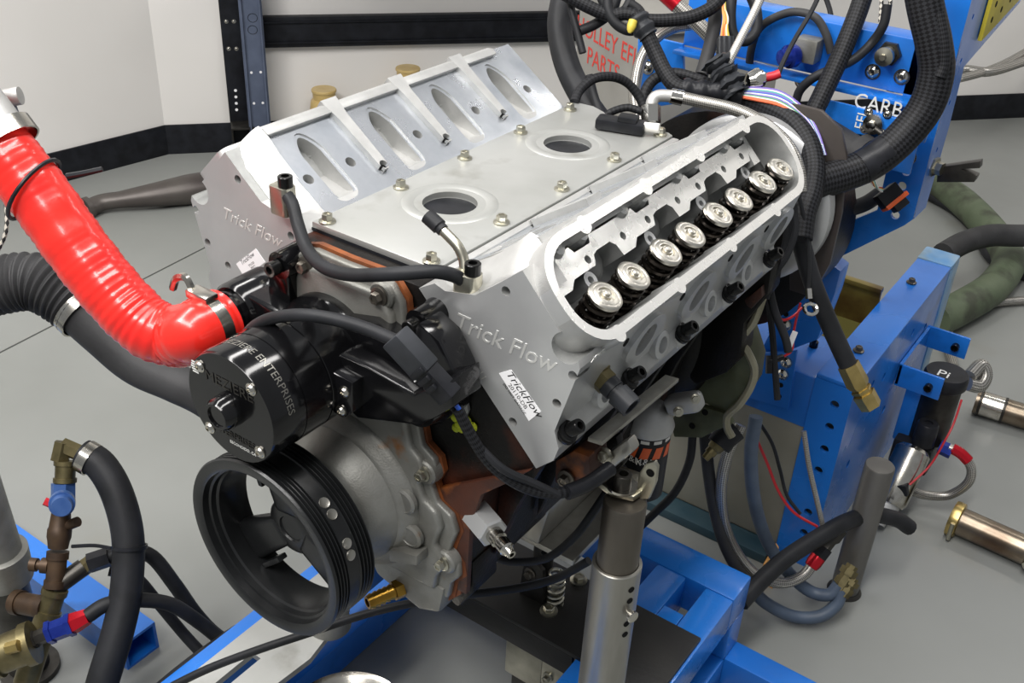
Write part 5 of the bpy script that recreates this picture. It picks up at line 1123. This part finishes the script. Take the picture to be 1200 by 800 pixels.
def build_right_side():
    k = lambda rpx, pts: rpx*pts[len(pts)//2][2]/FPX
    def C(nm, lab, cat, mt, rpx, pts, n=12, parent=None): return cable(nm, lab, cat, mt, k(rpx, pts), path(pts), parent, n)
    def F(nm, lab, cat, mt, r, pts, n=14): return cable(nm, lab, cat, mt, r, [fl(a, b, h) for a, b, h in pts], None, n)
    F('green_hose', 'fat faded green hose looping on the floor behind the blue frame', 'hose', 'green_hose', 44, [(1060, 190, 46), (1092, 212, 46), (1130, 238, 46), (1165, 275, 46), (1182, 305, 46), (1165, 335, 46), (1130, 358, 46), (1095, 375, 46)], 24)
    F('black_floor_hose', 'black rubber hose crossing over the green hose', 'hose', 'rubber_old', 30, [(1105, 298, 150), (1130, 284, 155), (1160, 276, 155), (1190, 276, 150), (1230, 276, 140)], 18)
    F('black_floor_hose', 'dark hose lying on the floor beside the green hose', 'hose', 'rubber', 16, [(1088, 228, 18), (1118, 245, 18), (1142, 268, 18), (1160, 300, 18), (1190, 320, 18), (1230, 325, 18)], 12)
    F('braided_floor_line', 'steel braided line curving across the floor past the blue brackets', 'hose', 'braid_steel', 11, [(1118, 430, 14), (1110, 400, 14), (1115, 380, 14), (1135, 366, 14), (1165, 355, 14), (1230, 350, 14)], 12)
    F('braided_floor_line', 'thicker braided steel line crossing beside the blue upright', 'hose', 'braid_steel', 16, [(1090, 88, 320), (1130, 82, 325), (1160, 84, 330), (1200, 72, 335), (1240, 58, 340)], 14)
    F('braided_floor_line', 'thinner braided steel line under the thick one beside the blue upright', 'hose', 'braid_steel', 14, [(1110, 95, 320), (1140, 88, 325), (1165, 80, 332), (1190, 68, 338), (1230, 44, 345)], 14)
    # canister pump assembly beside the frame
    q = thing('fuel_filter', 'clear canister with a black cap and blue mount beside the blue brackets', 'canister', Vector((*(at(1105, 540, 'y', 1150).xy), FZ)))
    o = at(1110, 437, 'y', 1150); r = 41; X, Y = o.x, o.y
    obj('cap', G().lathe((X, Y, o.z-26), (0, 0, 1), [(0, 0), (0, r-3), (4, r), (22, r), (28, r-3), (28, 0)], 40), 'plastic_black', q)
    text('cap_mark', 'Pi', (X-4, Y-12, o.z+2.2), (1, 0, 0), (0, 1, 0), 34, 'white_print', q, .3)
    obj('canister', G().lathe((X, Y, o.z-150), (0, 0, 1), [(0, 0), (0, r-6), (126, r-6), (126, 0)], 36), 'dark_steel', q)
    obj('blue_mount', G().box(X-60, X-30, Y-20, Y+20, o.z-170, o.z-40), 'blue_paint', q, bev=4)
    obj('lower_body', G().box(X-52, X+24, Y-46, Y+34, o.z-212, o.z-150), 'plastic_black', q, bev=8)
    obj('regulator_cap', G().lathe(at(1088, 497, 'y', 1100), (0, 0, 1), [(-44, 0), (-44, 21), (0, 20), (4, 17), (4, 8), (1, 8), (1, 0)], 28), 'plastic_black', q)
    a, b = at(1072, 525, 'y', 1085), at(1040, 590, 'y', 1000); L_ = (b-a).length
    obj('pump_cylinder', G().lathe(a, b-a, [(0, 0), (0, 26), (8, 33), (L_-10, 33), (L_, 28), (L_, 0)], 32), 'steel', q)
    e = (b-a).normalized(); obj('pump_neck', G().lathe(b, e, [(0, 0), (0, 24), (16, 22), (22, 14), (44, 14), (44, 0)], 20), 'cast_al', q)
    obj('blue_nut', G().lathe(at(1101, 523, 'y', 1120), (1, 0, -.1), [(0, 0), (0, 14), (24, 14), (24, 0)], 6), 'blue_anod', q)
    obj('black_plug', G().obox(at(1052, 572, 'y', 1010), (1, 0, .4), (0, 1, 0), (-.4, 0, 1), 40, 20, 22), 'plastic_black', q, bev=2)
    obj('red_wire', G().tube([at(1127, 468, 'y', 1110), at(1118, 495, 'y', 1090), at(1108, 515, 'y', 1070), at(1090, 545, 'y', 1050), at(1066, 568, 'y', 1015)], 2, 6), 'w_red', q)
    obj('return_line', G().tube([at(1112, 524, 'y', 1120), at(1126, 532, 'y', 1120), at(1138, 548, 'y', 1120), at(1134, 566, 'y', 1115), at(1112, 580, 'y', 1105), at(1085, 580, 'y', 1085), at(1066, 574, 'y', 1060)], 9, 12), 'braid_steel', q)
    obj('red_socket', G().tube([at(1116, 525, 'y', 1120), at(1126, 531, 'y', 1120), at(1135, 540, 'y', 1120)], 11, 8), 'red_anod', q)
    C('braided_line', 'braided steel line looping behind the black canister cap', 'hose', 'braid_steel', 8, [(1137, 440, 2100), (1150, 428, 2110), (1155, 440, 2110), (1148, 452, 2105), (1135, 450, 2100)])
    # hoses in front of the tank
    C('blue_hose', 'faded blue hose bending down past the tank to the brass coupling', 'hose', 'blue_hose', 7.5, [(886, 488, 1600), (880, 530, 1620), (883, 580, 1660), (895, 625, 1720), (915, 660, 1760), (945, 690, 1780), (970, 697, 1770), (983, 685, 1765)])
    C('blue_hose', 'faded blue hose lying on the floor under the brass coupling', 'hose', 'blue_hose', 7.5, [(880, 690, 1760), (900, 708, 1770), (930, 722, 1775), (960, 722, 1772), (980, 708, 1768), (986, 690, 1765)])
    C('braided_hose', 'steel braided hose looping from the engine to the red hose end', 'hose', 'braid_steel', 6.5, [(868, 498, 1580), (853, 530, 1590), (845, 570, 1620), (848, 610, 1660), (862, 645, 1700), (885, 672, 1730), (915, 683, 1745), (940, 675, 1750), (953, 660, 1752)])
    C('dark_hose', 'dark grey hose hanging left of the steel braided hose', 'hose', 'rubber_old', 7, [(826, 505, 1600), (830, 550, 1620), (838, 600, 1650), (850, 640, 1680), (868, 672, 1700), (890, 690, 1720)])
    C('black_floor_hose', 'black rubber hose running from the cart past the steel stub', 'hose', 'rubber', 10, [(868, 706, 1640), (890, 682, 1660), (920, 655, 1690), (955, 632, 1715), (990, 612, 1740), (1020, 603, 1790), (1050, 608, 1830), (1066, 618, 1850)])
    q = thing('breather_plug', 'black rubber plug with a brass tip hanging in front of the tank', 'plug', pd(845, 515, 1560))
    obj('plug_body', G().tube(path([(862, 502, 1560), (850, 512, 1560), (842, 522, 1560)]), 19, 14), 'rubber', q); a = pd(842, 520, 1560); b = pd(828, 535, 1560)
    obj('plug_neck', G().lathe(a, b-a, [(0, 0), (0, 13), (10, 11), (12, 9), (20, 9), (20, 7), (30, 6), (30, 0)], 16), 'brass_dull', q)
    C('red_wire', 'thin red wire hanging in front of the cream tank', 'wire', 'w_red', 1.7, [(887, 515, 1720), (900, 545, 1730), (912, 575, 1740), (930, 600, 1745), (958, 617, 1745)], 6)
    C('black_wire', 'thin black wire hanging in front of the cream tank', 'wire', 'rubber', 2, [(890, 495, 1720), (905, 520, 1730), (914, 550, 1740), (922, 580, 1745), (938, 602, 1745)], 6)
    C('braided_line', 'thin braided line slanting down the drilled blue leg', 'cable', 'braid_steel', 3.2, [(942, 505, 1700), (948, 545, 1710), (957, 585, 1720), (964, 615, 1730)], 8)
    q = thing('red_hose_end', 'red and black anodised hose end beside the foot of the blue leg', 'fitting', pd(958, 655, 1752))
    a, b = pd(950, 664, 1752), pd(968, 640, 1752); L_ = (b-a).length
    obj('red_socket', G().lathe(a, b-a, [(0, 0), (0, 11), (8, 13), (L_*.5, 13), (L_*.5, 0)], 16), 'red_anod', q); obj('black_swivel', G().lathe(a+(b-a)*.5, b-a, [(0, 0), (0, 14), (L_*.45, 14), (L_*.45, 0)], 6), 'plastic_black', q); obj('steel_elbow', G().lathe(a+(b-a)*.95, (b-a), [(0, 0), (0, 11), (14, 11), (20, 15), (40, 15), (40, 0)], 8), 'dark_steel', q)
    q = thing('brass_coupling', 'brass couplings joining the blue hoses at the foot of the steel stub', 'fitting', fl(990, 680))
    for (p0, p1) in (((982, 690), (999, 662)), ((986, 697), (1000, 676))):
        a, b = pd(*p0, 1768), pd(*p1, 1768); L_ = (b-a).length
        obj('coupling', G().lathe(a, b-a, [(0, 0), (0, 13), (L_*.2, 13), (L_*.2, 15), (L_*.45, 15), (L_*.45, 12), (L_*.6, 12), (L_*.6, 16), (L_*.85, 16), (L_*.85, 11), (L_, 11), (L_, 0)], 8), 'brass_dull', q)
    obj('yellow_wedge', G().prism([fl(*p) for p in ((890, 680), (905, 655), (908, 660), (905, 690))], (0, 0, 40)), 'amber_wire', None, 'yellow wooden wedge on the floor beside the blue hoses', 'wedge')
build_right_side()
